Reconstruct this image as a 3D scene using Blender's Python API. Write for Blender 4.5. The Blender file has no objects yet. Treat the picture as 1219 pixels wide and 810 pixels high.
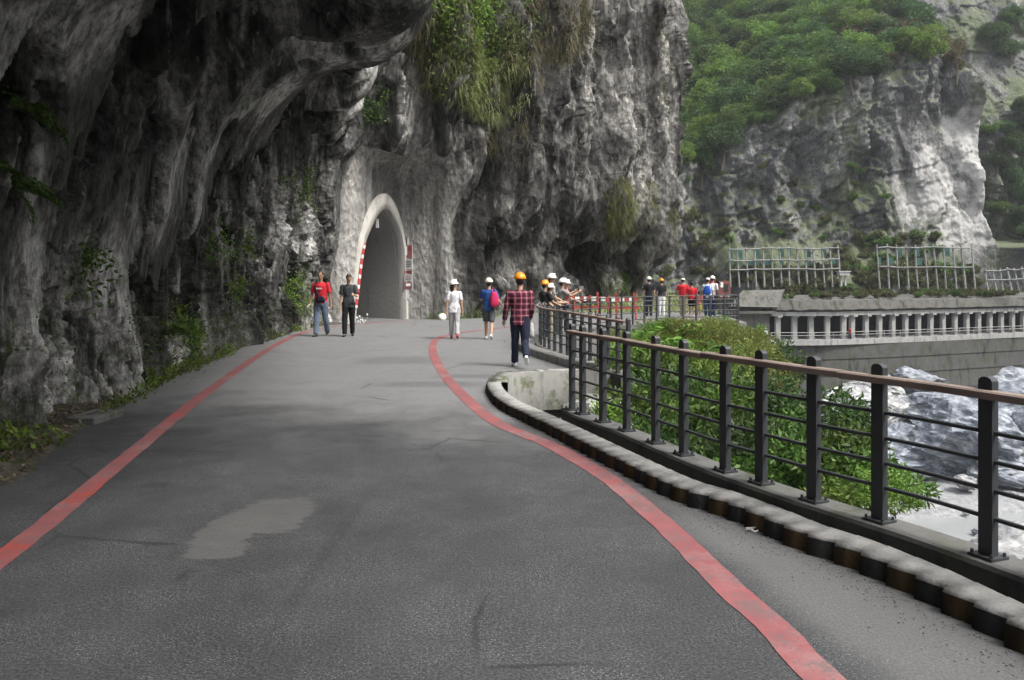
import bpy, bmesh, math, random
import numpy as np
from mathutils import Vector, Matrix
random.seed(7)
RNG = np.random.default_rng(11)
scn = bpy.context.scene
COL = scn.collection
F, HOR, CH = 950.0, 328.0, 1.72          # focal length (px), horizon row and eye height used to measure the photograph
def G(px, py, z=0.0):
    Y = F*(CH-z)/(py-HOR)
    return ((px-609.5)/F*Y, Y)
def AT(px, py, Y):
    return Vector(((px-609.5)/F*Y, Y, CH-(py-HOR)/F*Y))

# ------------------------------------------------------------------ noise
def _h(ix, iy, iz, seed):
    h = (ix*374761393 + iy*668265263 + iz*1442695041 + seed*974634777) & 0xFFFFFFFF
    h = ((h ^ (h >> 13)) * 1274126177) & 0xFFFFFFFF
    h = ((h ^ (h >> 15)) * 2246822519) & 0xFFFFFFFF
    return h ^ (h >> 16)
_gr = np.random.default_rng(5).normal(size=(256, 3)); _gr /= np.linalg.norm(_gr, axis=1)[:, None]
def pn(x, y, z=0.0, seed=0):
    x, y, z = np.broadcast_arrays(np.asarray(x, float), np.asarray(y, float), np.asarray(z, float))
    fx, fy, fz = np.floor(x), np.floor(y), np.floor(z)
    ix, iy, iz = fx.astype(np.int64), fy.astype(np.int64), fz.astype(np.int64)
    x = x-fx; y = y-fy; z = z-fz
    u = x*x*x*(x*(x*6-15)+10); v = y*y*y*(y*(y*6-15)+10); w = z*z*z*(z*(z*6-15)+10)
    r = 0
    for dx in (0, 1):
        wx = u if dx else 1-u
        for dy in (0, 1):
            wy = v if dy else 1-v
            for dz in (0, 1):
                wz = w if dz else 1-w
                g = _gr[_h(ix+dx, iy+dy, iz+dz, seed) & 255]
                r = r + wx*wy*wz*(g[..., 0]*(x-dx)+g[..., 1]*(y-dy)+g[..., 2]*(z-dz))
    return r*1.6
def fbm(x, y, z=0.0, o=4, seed=0, gain=.5):
    r, a, f = 0, 1.0, 1.0
    for i in range(o):
        r = r + a*pn(x*f, y*f, np.asarray(z)*f, seed+i*17); a *= gain; f *= 2.03
    return r
def rid(x, y, z=0.0, seed=0):
    return 1-2*np.abs(pn(x, y, z, seed))
def cells(x, y, seed=0):
    """distance to the nearest and the second nearest scattered point"""
    ix, iy = np.floor(x).astype(np.int64), np.floor(y).astype(np.int64)
    f1 = np.full(np.shape(x), 9.0); f2 = f1.copy(); idv = np.zeros(np.shape(x))
    for dx in (-1, 0, 1):
        for dy in (-1, 0, 1):
            h = _h(ix+dx, iy+dy, ix*0, seed)
            cx = ix+dx+(h & 1023)/1023.0; cy = iy+dy+((h >> 10) & 1023)/1023.0
            d = np.hypot(x-cx, y-cy)
            n = d < f1
            f2 = np.where(n, f1, np.minimum(f2, d)); idv = np.where(n, ((h >> 20) & 255)/255.0, idv); f1 = np.where(n, d, f1)
    return f1, f2, idv
def facets(x, y, seed=0):
    """broken-rock relief: every cell is a tilted plane at its own height"""
    ix, iy = np.floor(x).astype(np.int64), np.floor(y).astype(np.int64)
    f1 = np.full(np.shape(x), 9.0); out = np.zeros(np.shape(x))
    for dx in (-1, 0, 1):
        for dy in (-1, 0, 1):
            h = _h(ix+dx, iy+dy, ix*0, seed); h2 = _h(ix+dx, iy+dy, ix*0, seed+7)
            ex = x-(ix+dx+(h & 1023)/1023.0); ey = y-(iy+dy+((h >> 10) & 1023)/1023.0)
            d = np.abs(ex)**1.5+np.abs(ey)**1.5
            v = ((h2 & 255)/127.5-1)*.9*ex+(((h2 >> 8) & 255)/127.5-1)*.9*ey+(((h2 >> 16) & 255)/127.5-1)*.4
            n = d < f1; out = np.where(n, v, out); f1 = np.where(n, d, f1)
    return out
def sst(x, a, b):
    t = np.clip((x-a)/(b-a), 0, 1); return t*t*(3-2*t)

# ------------------------------------------------------------------ objects
def tag(o, label=None, cat=None, group=None, kind=None):
    if label: o['label'] = label
    if cat: o['category'] = cat
    if group: o['group'] = group
    if kind: o['kind'] = kind
    return o
def empty(name, loc=(0, 0, 0), rz=0.0):
    o = bpy.data.objects.new(name, None); COL.objects.link(o); o.location = loc; o.rotation_euler = (0, 0, rz)
    o.empty_display_size = .2
    return o
def link(name, me, m=None, parent=None, smooth=False):
    if m is not None:
        for k in (m if isinstance(m, (list, tuple)) else [m]): me.materials.append(k)
    if smooth: me.polygons.foreach_set('use_smooth', [True]*len(me.polygons))
    o = bpy.data.objects.new(name, me); COL.objects.link(o)
    if parent: o.parent = parent
    return o
def npmesh(name, V, Q, mi=None):
    """mesh from vertex array and an (n,k) face array"""
    me = bpy.data.meshes.new(name); V = np.asarray(V, np.float32).reshape(-1, 3); Q = np.asarray(Q, np.int32)
    n, k = Q.shape
    me.vertices.add(len(V)); me.vertices.foreach_set('co', V.ravel())
    me.loops.add(n*k); me.loops.foreach_set('vertex_index', Q.ravel())
    me.polygons.add(n); me.polygons.foreach_set('loop_start', np.arange(0, n*k, k, dtype=np.int32))
    if mi is not None: me.polygons.foreach_set('material_index', np.asarray(mi, np.int32))
    me.update(calc_edges=True)
    return me
def gridq(nu, nv, keep=None):
    a = np.arange(nu*nv).reshape(nu, nv)
    q = np.stack([a[:-1, :-1], a[1:, :-1], a[1:, 1:], a[:-1, 1:]], -1)
    return q[keep] if keep is not None else q.reshape(-1, 4)
class MB:
    """collects simple shapes into one mesh"""
    def __init__(s): s.V = []; s.F = []; s.M = []
    def add(s, vs, fs, mi=0):
        b = len(s.V); s.V += [tuple(v) for v in vs]
        for f in fs: s.F.append(tuple(i+b for i in f)); s.M.append(mi)
        return s
    def box(s, c, d, rz=0.0, mi=0, bev=0.0, M=None):
        hx, hy, hz = d[0]/2, d[1]/2, d[2]/2
        if bev > 0:
            b = min(bev, hx*.9, hy*.9)
            ring = [(-hx+b, -hy), (hx-b, -hy), (hx, -hy+b), (hx, hy-b), (hx-b, hy), (-hx+b, hy), (-hx, hy-b), (-hx, -hy+b)]
            ri = [(x*(hx-b)/hx, y*(hy-b)/hy) for x, y in ring]
            vs = [(x, y, -hz) for x, y in ring]+[(x, y, hz-b) for x, y in ring]+[(x, y, hz) for x, y in ri]
            fs = [tuple(range(7, -1, -1)), tuple(range(16, 24))]
            for k in range(2):
                for i in range(8): j = (i+1) % 8; fs.append((k*8+i, k*8+j, k*8+8+j, k*8+8+i))
        else:
            vs = [(x, y, z) for z in (-hz, hz) for x, y in ((-hx, -hy), (hx, -hy), (hx, hy), (-hx, hy))]
            fs = [(3, 2, 1, 0), (4, 5, 6, 7)]+[(i, (i+1) % 4, (i+1) % 4+4, i+4) for i in range(4)]
        R = M if M is not None else Matrix.Rotation(rz, 3, 'Z')
        return s.add([Vector(c)+R @ Vector(v) for v in vs], fs, mi)
    def tube(s, pts, r, n=8, mi=0, flat=1.0):
        pts = [Vector(p) for p in pts]; m = len(pts)
        rs = r if isinstance(r, (list, tuple)) else [r]*m
        vs, fs = [], []; up0 = None
        for i, p in enumerate(pts):
            t = (pts[min(i+1, m-1)]-pts[max(i-1, 0)]).normalized()
            if up0 is None: up0 = Vector((0, 0, 1)) if abs(t.z) < .9 else Vector((0, 1, 0))
            a = t.cross(up0).normalized(); b = a.cross(t).normalized()
            up0 = b if abs(t.z) > .5 else up0
            for k in range(n):
                w = 2*math.pi*k/n
                vs.append(p+(a*math.cos(w)+b*math.sin(w)*flat)*rs[i])
        for i in range(m-1):
            for k in range(n):
                j = (k+1) % n; fs.append((i*n+k, i*n+j, i*n+n+j, i*n+n+k))
        fs.append(tuple(range(n-1, -1, -1))); fs.append(tuple(range((m-1)*n, m*n)))
        return s.add(vs, fs, mi)
    def ell(s, c, r, nu=12, nv=8, mi=0, z0=-1.0, M=None):
        vs, fs = [], []; M = M or Matrix.Identity(3); c = Vector(c)
        t0 = math.asin(max(-1, min(1, z0)))
        for j in range(nv+1):
            t = t0+(math.pi/2-t0)*j/nv
            for i in range(nu):
                p = 2*math.pi*i/nu
                vs.append(c+M @ Vector((r[0]*math.cos(t)*math.cos(p), r[1]*math.cos(t)*math.sin(p), r[2]*math.sin(t))))
        for j in range(nv):
            for i in range(nu):
                k = (i+1) % nu; fs.append((j*nu+i, j*nu+k, j*nu+nu+k, j*nu+nu+i))
        fs.append(tuple(range(nu-1, -1, -1)))
        return s.add(vs, fs, mi)
    def sweep(s, poly, prof, mi=0, closed=True, mis=None):
        """cross-section prof [(offset to the right of travel, z)] along a plan line"""
        n, k = len(poly), len(prof); vs, fs, ms = [], [], []
        P = [Vector((p[0], p[1])) for p in poly]; zz = [p[2] if len(p) > 2 else 0 for p in poly]
        for i in range(n):
            t = (P[min(i+1, n-1)]-P[max(i-1, 0)]).normalized(); r = Vector((t.y, -t.x))
            for o, z in prof: vs.append((P[i].x+r.x*o, P[i].y+r.y*o, z+zz[i]))
        kk = k if closed else k-1
        b = len(s.V); s.V += vs
        for i in range(n-1):
            for j in range(kk):
                l = (j+1) % k; s.F.append((b+i*k+j, b+i*k+l, b+i*k+k+l, b+i*k+k+j)); s.M.append(mis[j] if mis else mi)
        if closed:
            s.F.append(tuple(b+j for j in range(k))); s.M.append(mi); s.F.append(tuple(b+(n-1)*k+j for j in range(k-1, -1, -1))); s.M.append(mi)
        return s
    def mesh(s, name):
        me = bpy.data.meshes.new(name); me.from_pydata(s.V, [], s.F); me.polygons.foreach_set('material_index', s.M); me.update()
        bm = bmesh.new(); bm.from_mesh(me); bmesh.ops.recalc_face_normals(bm, faces=bm.faces); bm.to_mesh(me); bm.free()
        return me
    def build(s, name, m, parent=None, smooth=False): return link(name, s.mesh(name), m, parent, smooth)
def smooth_line(pts, step):
    P = np.array(pts, float); P = np.vstack([2*P[0]-P[1], P, 2*P[-1]-P[-2]]); out = []
    for i in range(1, len(P)-2):
        for t in np.linspace(0, 1, 24, endpoint=False):
            a, b, c, d = P[i-1], P[i], P[i+1], P[i+2]
            out.append(.5*((2*b)+(-a+c)*t+(2*a-5*b+4*c-d)*t*t+(-a+3*b-3*c+d)*t**3))
    out.append(P[-2]); out = np.array(out)
    L = np.r_[0, np.cumsum(np.linalg.norm(np.diff(out, axis=0), axis=1))]
    n = max(2, int(round(L[-1]/step))+1); q = np.linspace(0, L[-1], n)
    return np.stack([np.interp(q, L, out[:, k]) for k in range(P.shape[1])], 1)
def offset(poly, o):
    P = np.asarray(poly)[:, :2]; t = np.gradient(P, axis=0); t /= np.linalg.norm(t, axis=1)[:, None]
    return P+np.stack([t[:, 1], -t[:, 0]], 1)*o

# ------------------------------------------------------------------ materials
class NT:
    def __init__(s, name):
        s.m = bpy.data.materials.new(name); s.m.use_nodes = True; s.t = s.m.node_tree; s.t.nodes.clear()
        s.out = s.t.nodes.new('ShaderNodeOutputMaterial')
    def n(s, ty, **kw):
        x = s.t.nodes.new('ShaderNode'+ty)
        for k, v in kw.items(): setattr(x, k, v)
        return x
    def put(s, sock, v):
        if hasattr(v, 'is_output'): s.t.links.new(v, sock)
        elif isinstance(v, (tuple, list)) and len(v) == 3 and sock.type == 'RGBA': sock.default_value = (*v, 1)
        else: sock.default_value = v
    def obj(s): return s.n('TexCoord').outputs['Object']
    def mp(s, v, sc=(1, 1, 1), loc=(0, 0, 0), rot=(0, 0, 0)):
        x = s.n('Mapping'); s.put(x.inputs['Vector'], v); x.inputs['Scale'].default_value = sc; x.inputs['Location'].default_value = loc; x.inputs['Rotation'].default_value = rot
        return x.outputs[0]
    def noise(s, v, sc, de=4, ro=.55, di=0.0, col=False):
        x = s.n('TexNoise'); s.put(x.inputs['Vector'], v)
        x.inputs['Scale'].default_value = sc; x.inputs['Detail'].default_value = de; x.inputs['Roughness'].default_value = ro; x.inputs['Distortion'].default_value = di
        return x.outputs['Color' if col else 'Fac']
    def vor(s, v, sc, feat='F1', out='Distance'):
        x = s.n('TexVoronoi', feature=feat); s.put(x.inputs['Vector'], v); x.inputs['Scale'].default_value = sc
        return x.outputs[out]
    def ramp(s, f, stops):
        x = s.n('ValToRGB'); s.put(x.inputs[0], f); e = x.color_ramp.elements
        while len(e) < len(stops): e.new(.5)
        for i, (p, c) in enumerate(stops):
            e[i].position = p; e[i].color = (c, c, c, 1) if isinstance(c, (int, float)) else (*c, 1)
        return x.outputs[0]
    def mix(s, f, a, b, bt='MIX'):
        x = s.n('Mix', data_type='RGBA', blend_type=bt); s.put(x.inputs[0], f); s.put(x.inputs[6], a); s.put(x.inputs[7], b)
        return x.outputs[2]
    def ma(s, op, a, b=0.0, c=0.0, clamp=False):
        x = s.n('Math', operation=op, use_clamp=clamp)
        for i, v in enumerate((a, b, c)): s.put(x.inputs[i], v)
        return x.outputs[0]
    def xyz(s, v):
        x = s.n('SeparateXYZ'); s.put(x.inputs[0], v); return x.outputs
    def rng(s, v, a, b, c=0.0, d=1.0, smooth=True):
        x = s.n('MapRange', interpolation_type='SMOOTHSTEP' if smooth else 'LINEAR')
        for i, q in enumerate((v, a, b, c, d)): s.put(x.inputs[i], q)
        return x.outputs[0]
    def bump(s, h, st=.5, di=.05, nrm=None):
        x = s.n('Bump'); s.put(x.inputs['Height'], h); x.inputs['Strength'].default_value = st; x.inputs['Distance'].default_value = di
        if nrm is not None: s.put(x.inputs['Normal'], nrm)
        return x.outputs[0]
    def bsdf(s, col, rough=.9, nrm=None, spec=.3, metal=0.0):
        x = s.n('BsdfPrincipled'); s.put(x.inputs['Base Color'], col); s.put(x.inputs['Roughness'], rough)
        x.inputs['Specular IOR Level'].default_value = spec; x.inputs['Metallic'].default_value = metal
        if nrm is not None: s.put(x.inputs['Normal'], nrm)
        s.t.links.new(x.outputs[0], s.out.inputs[0]); return s.m
def simple(name, c, rough=.8, spec=.3, var=.25, sc=6.0, bump=0.0, metal=0.0, bsc=40):
    s = NT(name); v = s.obj(); f = s.noise(v, sc, 5, .6)
    col = s.mix(f, tuple(k*(1-var) for k in c), tuple(min(1, k*(1+var)) for k in c))
    nr = s.bump(s.noise(v, bsc, 3), bump, .01) if bump else None
    return s.bsdf(col, rough, nr, spec, metal)
def leafmat(name, c1, c2, c3, tr=.35, rough=.55):
    s = NT(name); r = s.n('NewGeometry').outputs['Random Per Island']
    col = s.ramp(r, [(0, c1), (.5, c2), (1, c3)])
    oi = s.n('ObjectInfo').outputs['Random']
    hs = s.n('HueSaturation'); s.put(hs.inputs['Color'], col); s.put(hs.inputs['Value'], s.rng(oi, 0, 1, .75, 1.3, False)); s.put(hs.inputs['Hue'], s.rng(oi, 0, 1, .485, .515, False))
    col = hs.outputs[0]
    p = s.n('BsdfPrincipled'); s.put(p.inputs['Base Color'], col); p.inputs['Roughness'].default_value = rough; p.inputs['Specular IOR Level'].default_value = .25
    t = s.n('BsdfTranslucent'); s.put(t.inputs[0], s.mix(.5, col, (.25, .4, .05), 'MULTIPLY') if False else col)
    x = s.n('MixShader'); x.inputs[0].default_value = tr
    s.t.links.new(p.outputs[0], x.inputs[1]); s.t.links.new(t.outputs[0], x.inputs[2]); s.t.links.new(x.outputs[0], s.out.inputs[0])
    return s.m
# ------------------------------------------------------------------ people
SKIN = simple('skin', (.42, .26, .18), .6, .3, .1); SKIN_T = simple('tanned_skin', (.30, .175, .115), .6, .3, .1)
def cloth(name, c, var=.22): return simple(name, c, .9, .15, var, 5, .25, bsc=14)
HAIR = simple('black_hair', (.012, .011, .01), .5, .4, .2, 30); EYE = simple('eye', (.02, .015, .012), .3); LIP = simple('lip', (.25, .1, .08), .6)
H_OR = simple('orange_helmet', (.72, .26, .012), .35, .5, .06); H_WH = simple('white_helmet', (.72, .71, .68), .35, .5, .05); H_CR = simple('cream_helmet', (.70, .67, .52), .4, .5, .05)
def remesh(mb, name, vox, sm=4):
    me = mb.mesh('tmp'); o = bpy.data.objects.new('tmp', me); COL.objects.link(o)
    r = o.modifiers.new('r', 'REMESH'); r.mode = 'VOXEL'; r.voxel_size = vox
    if sm: q = o.modifiers.new('s', 'SMOOTH'); q.iterations = sm; q.factor = .5
    dg = bpy.context.evaluated_depsgraph_get(); out = bpy.data.meshes.new_from_object(o.evaluated_get(dg)); out.name = name
    bpy.data.objects.remove(o); bpy.data.meshes.remove(me)
    out.polygons.foreach_set('use_smooth', [True]*len(out.polygons)); return out
def wrinkle(me, amp, sc, seed=0):
    n = len(me.vertices); C = np.zeros(n*3); me.vertices.foreach_get('co', C); C = C.reshape(-1, 3); N = np.zeros(n*3)
    me.vertices.foreach_get('normal', N); N = N.reshape(-1, 3)
    C = C+N*(amp*fbm(C[:, 0]*sc, C[:, 1]*sc, C[:, 2]*sc*.6+C[:, 0]*sc*.3, 3, seed))[:, None]; me.vertices.foreach_set('co', C.ravel()); me.update()
def person(px, py, label, H=1.72, heading=0.0, legs=((12, 8), (-14, 22)), arms=((12, 8, 15, 0), (-12, 8, 12, 0)), top=None, sleeve='short', hem=.84, bottom=None, short=False, shoes=None,
           hair='short', helmet=None, cap=False, head=(0, 0), skin=None, female=False, lean=0.0, group='visitors on the gorge road', fine=True, loc=None, Y=None, width=1.0):
    s = H/1.75; skin = skin or SKIN
    g = loc or G(px, py); root = tag(empty('person', (g[0], g[1], 0), heading), label, 'person', group); root.scale = (s, s, s)
    V3 = Vector; body, pan, sh = MB(), MB(), MB(); shoesm = []
    # legs first: they set the height of the pelvis
    ch = []
    for sd, (a, k) in zip((-1, 1), legs):
        a, b = math.radians(a), math.radians(a-k); t = V3((0, math.sin(a), -math.cos(a))); q = V3((0, math.sin(b), -math.cos(b)))
        ch.append((sd, t, q, b, k))
    drop = max(-(t.z*.43+q.z*.41)+.075 for _, t, q, _, _ in ch)
    z0 = drop; up = z0-.915
    for sd, t, q, b, k in ch:
        hip = V3((sd*.088, 0, z0)); kn = hip+t*.43; an = kn+q*.41
        body.tube([hip+V3((0, 0, .02)), hip.lerp(kn, .5), kn, kn.lerp(an, .35), an], [.085, .07, .052, .052, .036], 10)
        if short: pan.tube([hip+V3((0, 0, .04)), hip.lerp(kn, .5), hip.lerp(kn, .92)], [.105, .1, .092], 12)
        else: pan.tube([hip+V3((0, 0, .04)), hip.lerp(kn, .5), kn, kn.lerp(an, .5), an-q*.0], [.105, .093, .076, .07, .066], 12)
        fb = b*.85 if k > 12 else 0.0
        fd = V3((sd*.12, math.cos(fb), math.sin(fb))).normalized(); dn = V3((0, 0, -1)) if fb == 0 else fd.cross(V3((1, 0, 0)))
        if dn.z > 0 and fb == 0: dn = -dn
        dn = q if fb != 0 else V3((0, 0, -1))
        body.tube([an, an+dn*.04+fd*.05], [.034, .03], 8)
        m = MB(); m.tube([an+dn*.045-fd*.055, an+dn*.04+fd*.02, an+dn*.05+fd*.10, an+dn*.055+fd*.165], [.036, .044, .04, .026], 10, flat=.75); m.ell(an+dn*.01, (.04, .045, .04))
        shoesm.append(m)
    # trunk
    L = math.radians(lean)
    def T(x, y, z): h = z-.915; return V3((x, y*math.cos(L)+h*math.sin(L), z0+h*math.cos(L)))
    wf = .92*width if female else width
    hipw = .17 if female else .16
    body.tube([T(0, 0, z) for z in (.86, .95, 1.08, 1.25, 1.38, 1.45)], [hipw*.85, hipw*.92, .125*wf, .15*wf, .15*wf, .06], 14, flat=.62)
    body.tube([T(0, 0, 1.40), T(0, .01, 1.50), T(0, .02, 1.56)], [.06, .053, .052], 10)
    pan.tube([T(0, 0, z) for z in (.83, .90, 1.0)], [hipw*.98, hipw*1.06, hipw*.95], 14, flat=.68)
    sh.tube([T(0, 0, z) for z in (hem, .95, 1.10, 1.25, 1.36, 1.43, 1.465)], [hipw*1.16, hipw*1.10, .152*wf, .175*wf, .178*wf, .128*wf, .07], 16, flat=.66)
    hands = []
    for sd, (f, ab, e, inw) in zip((-1, 1), arms):
        f, ab, e = math.radians(f), math.radians(ab), math.radians(e)
        S = T(sd*.175*wf, 0, 1.395); u = V3((sd*math.sin(ab), math.sin(f+L*0)*math.cos(ab), -math.cos(f)*math.cos(ab))).normalized()
        E = S+u*.29; w = V3((sd*math.sin(ab)*.6-sd*inw, math.sin(f+e), -math.cos(f+e))).normalized(); W = E+w*.25
        body.tube([S, S.lerp(E, .4), E, E.lerp(W, .35), W], [.046, .044, .036, .037, .025], 10)
        sh.ell(S+V3((0, 0, -.005)), (.066, .066, .07))
        if sleeve == 'long': sh.tube([S, S.lerp(E, .5), E, E.lerp(W, .5), E.lerp(W, .93)], [.066, .06, .054, .05, .044], 12)
        else: sh.tube([S, S.lerp(E, .4), S.lerp(E, .74)], [.066, .064, .066], 12)
        # hand: palm, four bent fingers of unequal length and a thumb set at the side
        n = V3((-sd, .15, 0)); n = (n-w*n.dot(w)).normalized(); wd = w.cross(n).normalized()
        if wd.y < 0: wd = -wd
        body.tube([W, W+w*.03, W+w*.085], [.024, .036, .037], 10, flat=.55)
        for i, (o, ln) in enumerate(((.029, .07), (.010, .08), (-.010, .075), (-.028, .058))):
            p0 = W+w*.075+wd*o; p1 = p0+(w*.95+n*.2+wd*o*1.5).normalized()*ln*.5; p2 = p1+(w*.8+n*.6).normalized()*ln*.3; p3 = p2+(w*.5+n*.85).normalized()*ln*.25
            body.tube([p0-w*.02, p0, p1, p2, p3], [.0095, .0098, .0092, .0085, .0068], 6)
        p0 = W+w*.028+wd*.026; p1 = p0+(w*.6+wd*.8).normalized()*.032; p2 = p1+(w*.9+wd*.35+n*.3).normalized()*.03
        body.tube([p0-wd*.012, p0, p1, p2], [.013, .0125, .011, .008], 6)
        hands.append(W+w*.07)
    # head
    yaw, pit = math.radians(head[0]), math.radians(head[1])
    HM = (Matrix.Rotation(-yaw, 3, 'Z') @ Matrix.Rotation(pit, 3, 'X')); Hb = T(0, .02, 1.532)
    def hd(x, y, z): return Hb+HM @ V3((x, y, z))
    body.ell(hd(0, .0, .115), (.074, .094, .112), 16, 12, M=HM); body.ell(hd(0, .03, .05), (.052, .06, .05), 12, 8, M=HM)
    body.ell(hd(0, .097, .095), (.013, .02, .022), 8, 6, M=HM); body.ell(hd(0, .08, .135), (.05, .018, .014), 10, 6, M=HM)
    for sd in (-1, 1): body.ell(hd(sd*.076, -.005, .105), (.012, .02, .03), 8, 6, M=HM)
    vx = .0062 if fine else .0105
    link('body', remesh(body, 'body', vx, 2), skin, root)
    for sd in (-1, 1): MB().ell(hd(sd*.03, .086, .117), (.011, .007, .006), 8, 6, M=HM).build('eye', EYE, root, True)
    MB().ell(hd(0, .089, .052), (.021, .006, .006), 8, 6, M=HM).build('mouth', LIP, root, True)
    me = remesh(sh, 'shirt', vx*1.25, 5); wrinkle(me, .009, 11, int(px)); link('shirt', me, top, root)
    me = remesh(pan, 'shorts' if short else 'trousers', vx*1.25, 5); wrinkle(me, .009, 10, int(px)+3); link('shorts' if short else 'trousers', me, bottom, root)
    for m in shoesm: link('shoe', remesh(m, 'shoe', .009, 3), shoes, root)
    hm = MB()
    if hair == 'long':
        hm.ell(hd(0, -.012, .125), (.083, .098, .112), 14, 10, z0=-.3, M=HM); hm.tube([hd(0, -.05, .13), hd(0, -.085, .05), hd(0, -.085, -.06), hd(0, -.07, -.15)], [.06, .072, .066, .035], 10, flat=.6)
    else: hm.ell(hd(0, -.013, .135), (.082, .098, .102), 14, 10, z0=-.2, M=HM); hm.ell(hd(0, -.04, .09), (.074, .062, .07), 12, 8, M=HM)
    hme = remesh(hm, 'hair', .009, 2); wrinkle(hme, .012, 30, 4); link('hair', hme, HAIR, root)
    if helmet is not None:
        m = MB(); c = hd(0, -.005, .14)
        if cap:
            m.ell(c, (.094, .112, .098), 18, 9, z0=0, M=HM); m.ell(hd(0, .105, .142), (.07, .085, .012), 14, 6, M=HM)
        else:
            m.ell(c, (.118, .137, .128), 20, 10, z0=0, M=HM); m.ell(hd(0, .012, .143), (.128, .158, .014), 20, 6, M=HM); m.ell(hd(0, .02, .262), (.02, .1, .018), 8, 6, M=HM)
            for sd in (-1, 1): m.ell(hd(sd*.05, 0, .245), (.012, .095, .014), 8, 6, M=HM)
        m.build('cap' if cap else 'helmet', helmet, root, True)
    R = Matrix.Rotation(heading, 3, 'Z')
    def world(v): return Vector((g[0], g[1], 0))+R @ (Vector(v)*s)
    return root, world, hands, T
def bag(name, at, r, m, label, cat, strap=None, rz=0.0, power=.75):
    bm = bmesh.new(); bmesh.ops.create_uvsphere(bm, u_segments=20, v_segments=14, radius=1)
    for v in bm.verts:
        c = v.co; v.co = Vector([math.copysign(abs(c[i])**power, c[i])*r[i] for i in range(3)]); v.co.x *= 1-.22*(v.co.z/r[2]); v.co += v.normal*.006*math.sin(v.co.z*60+v.co.x*40)
    me = bpy.data.meshes.new(name); bm.to_mesh(me); bm.free()
    root = tag(empty(name, at, rz), label, cat)
    link('bag_body', me, m, root, True)
    if strap:
        inv = Matrix.Translation(root.location) @ Matrix.Rotation(rz, 4, 'Z'); inv = inv.inverted()
        MB().tube([inv @ Vector(p) for p in strap], .011 if len(strap) < 9 else .02, 6).build('strap', m, root, True)
    return root
# plaid
s = NT('plaid_shirt'); v = s.obj(); x = s.xyz(v)
def band(q, f, w, ph=0.0): return s.ma('LESS_THAN', s.ma('FRACT', s.ma('MULTIPLY_ADD', q, f, ph+20)), w)
hx, hz = s.ma('ADD', x[0], s.ma('MULTIPLY', x[1], .4)), x[2]
col = s.mix(s.ma('MULTIPLY', band(hx, 9, .5), .62), (.24, .03, .055), (.015, .012, .02)); col = s.mix(s.ma('MULTIPLY', band(hz, 9, .5), .62), col, (.015, .012, .02))
col = s.mix(s.ma('MULTIPLY', band(hx, 9, .12, .32), .4), col, (.42, .36, .39)); col = s.mix(s.ma('MULTIPLY', band(hz, 9, .12, .32), .4), col, (.42, .36, .39))
PLAID = s.bsdf(s.mix(s.noise(v, 60, 2), col, tuple([.02]*3)) if False else col, .95, s.bump(s.noise(v, 14, 3), .3, .01), .1)
s = NT('speckled_tee'); v = s.obj(); TEE_W = s.bsdf(s.mix(s.rng(s.noise(v, 22, 2), .58, .64), (.66, .66, .68), (.42, .43, .48)), .9, None, .1)
s = NT('faded_jeans'); v = s.obj(); JEANS = s.bsdf(s.mix(s.noise(v, 5, 5, .6), (.07, .10, .155), (.19, .235, .30)), .9, s.bump(s.noise(v, 14, 3), .3, .01), .1)
NAVY = cloth('navy_trousers', (.018, .022, .04)); BLUEJ = cloth('blue_jeans', (.035, .06, .13)); RED_T = cloth('red_tee', (.52, .03, .04)); BLK_T = cloth('black_tee', (.02, .021, .024)); CHAR_T = cloth('charcoal_tee', (.045, .05, .052)); BLK_P = cloth('black_trousers', (.014, .014, .016))
BLUE_T = cloth('blue_tee', (.03, .075, .24)); GREY_S = cloth('grey_shorts', (.07, .078, .08)); LGREY = cloth('light_grey_trousers', (.36, .35, .36)); WHITE_C = cloth('white_cotton', (.66, .66, .65)); KHAKI = cloth('khaki_trousers', (.33, .29, .2)); GREY_T = cloth('grey_tee', (.22, .225, .22)); OLIVE_T = cloth('olive_tee', (.09, .085, .06))
PINK_C = cloth('pink_cotton', (.6, .2, .2)); YEL_C = cloth('yellow_cotton', (.6, .48, .15)); MAG = cloth('magenta_bag', (.48, .03, .10)); SH_W = simple('white_shoe', (.6, .6, .6), .6); SH_B = simple('black_shoe', (.02, .02, .02), .5); SH_R = simple('red_shoe', (.45, .05, .045), .5); SH_G = simple('grey_shoe', (.22, .22, .21), .7); NYL = cloth('navy_nylon', (.015, .018, .035)); GREYB = cloth('pale_grey_bag', (.38, .37, .36)); BLUEB = cloth('blue_backpack', (.03, .10, .42))
PI = math.pi
# the plaid shirt, nearest, walking away
r, W, hn, T = person(619, 437, 'person walking away in a red and black plaid shirt, dark jeans and an orange helmet', 1.74, .06, ((10, 4), (-10, 42)), ((6, 13, 14, 0), (4, 7, 38, .12)), PLAID, 'long', .80, NAVY, False, SH_W, 'short', H_OR, skin=SKIN, width=1.1)
r.children[0]
p = W(hn[1])
bag('carrier_bag', p+Vector((.02, .0, -.19)), (.055, .10, .15), GREYB, 'pale grey carrier bag hanging from the hand of the person in the plaid shirt', 'bag', [p+Vector((.02, .05, -.06)), p+Vector((0, .02, .02)), p+Vector((0, -.02, .02)), p+Vector((.02, -.05, -.06))])
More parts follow.
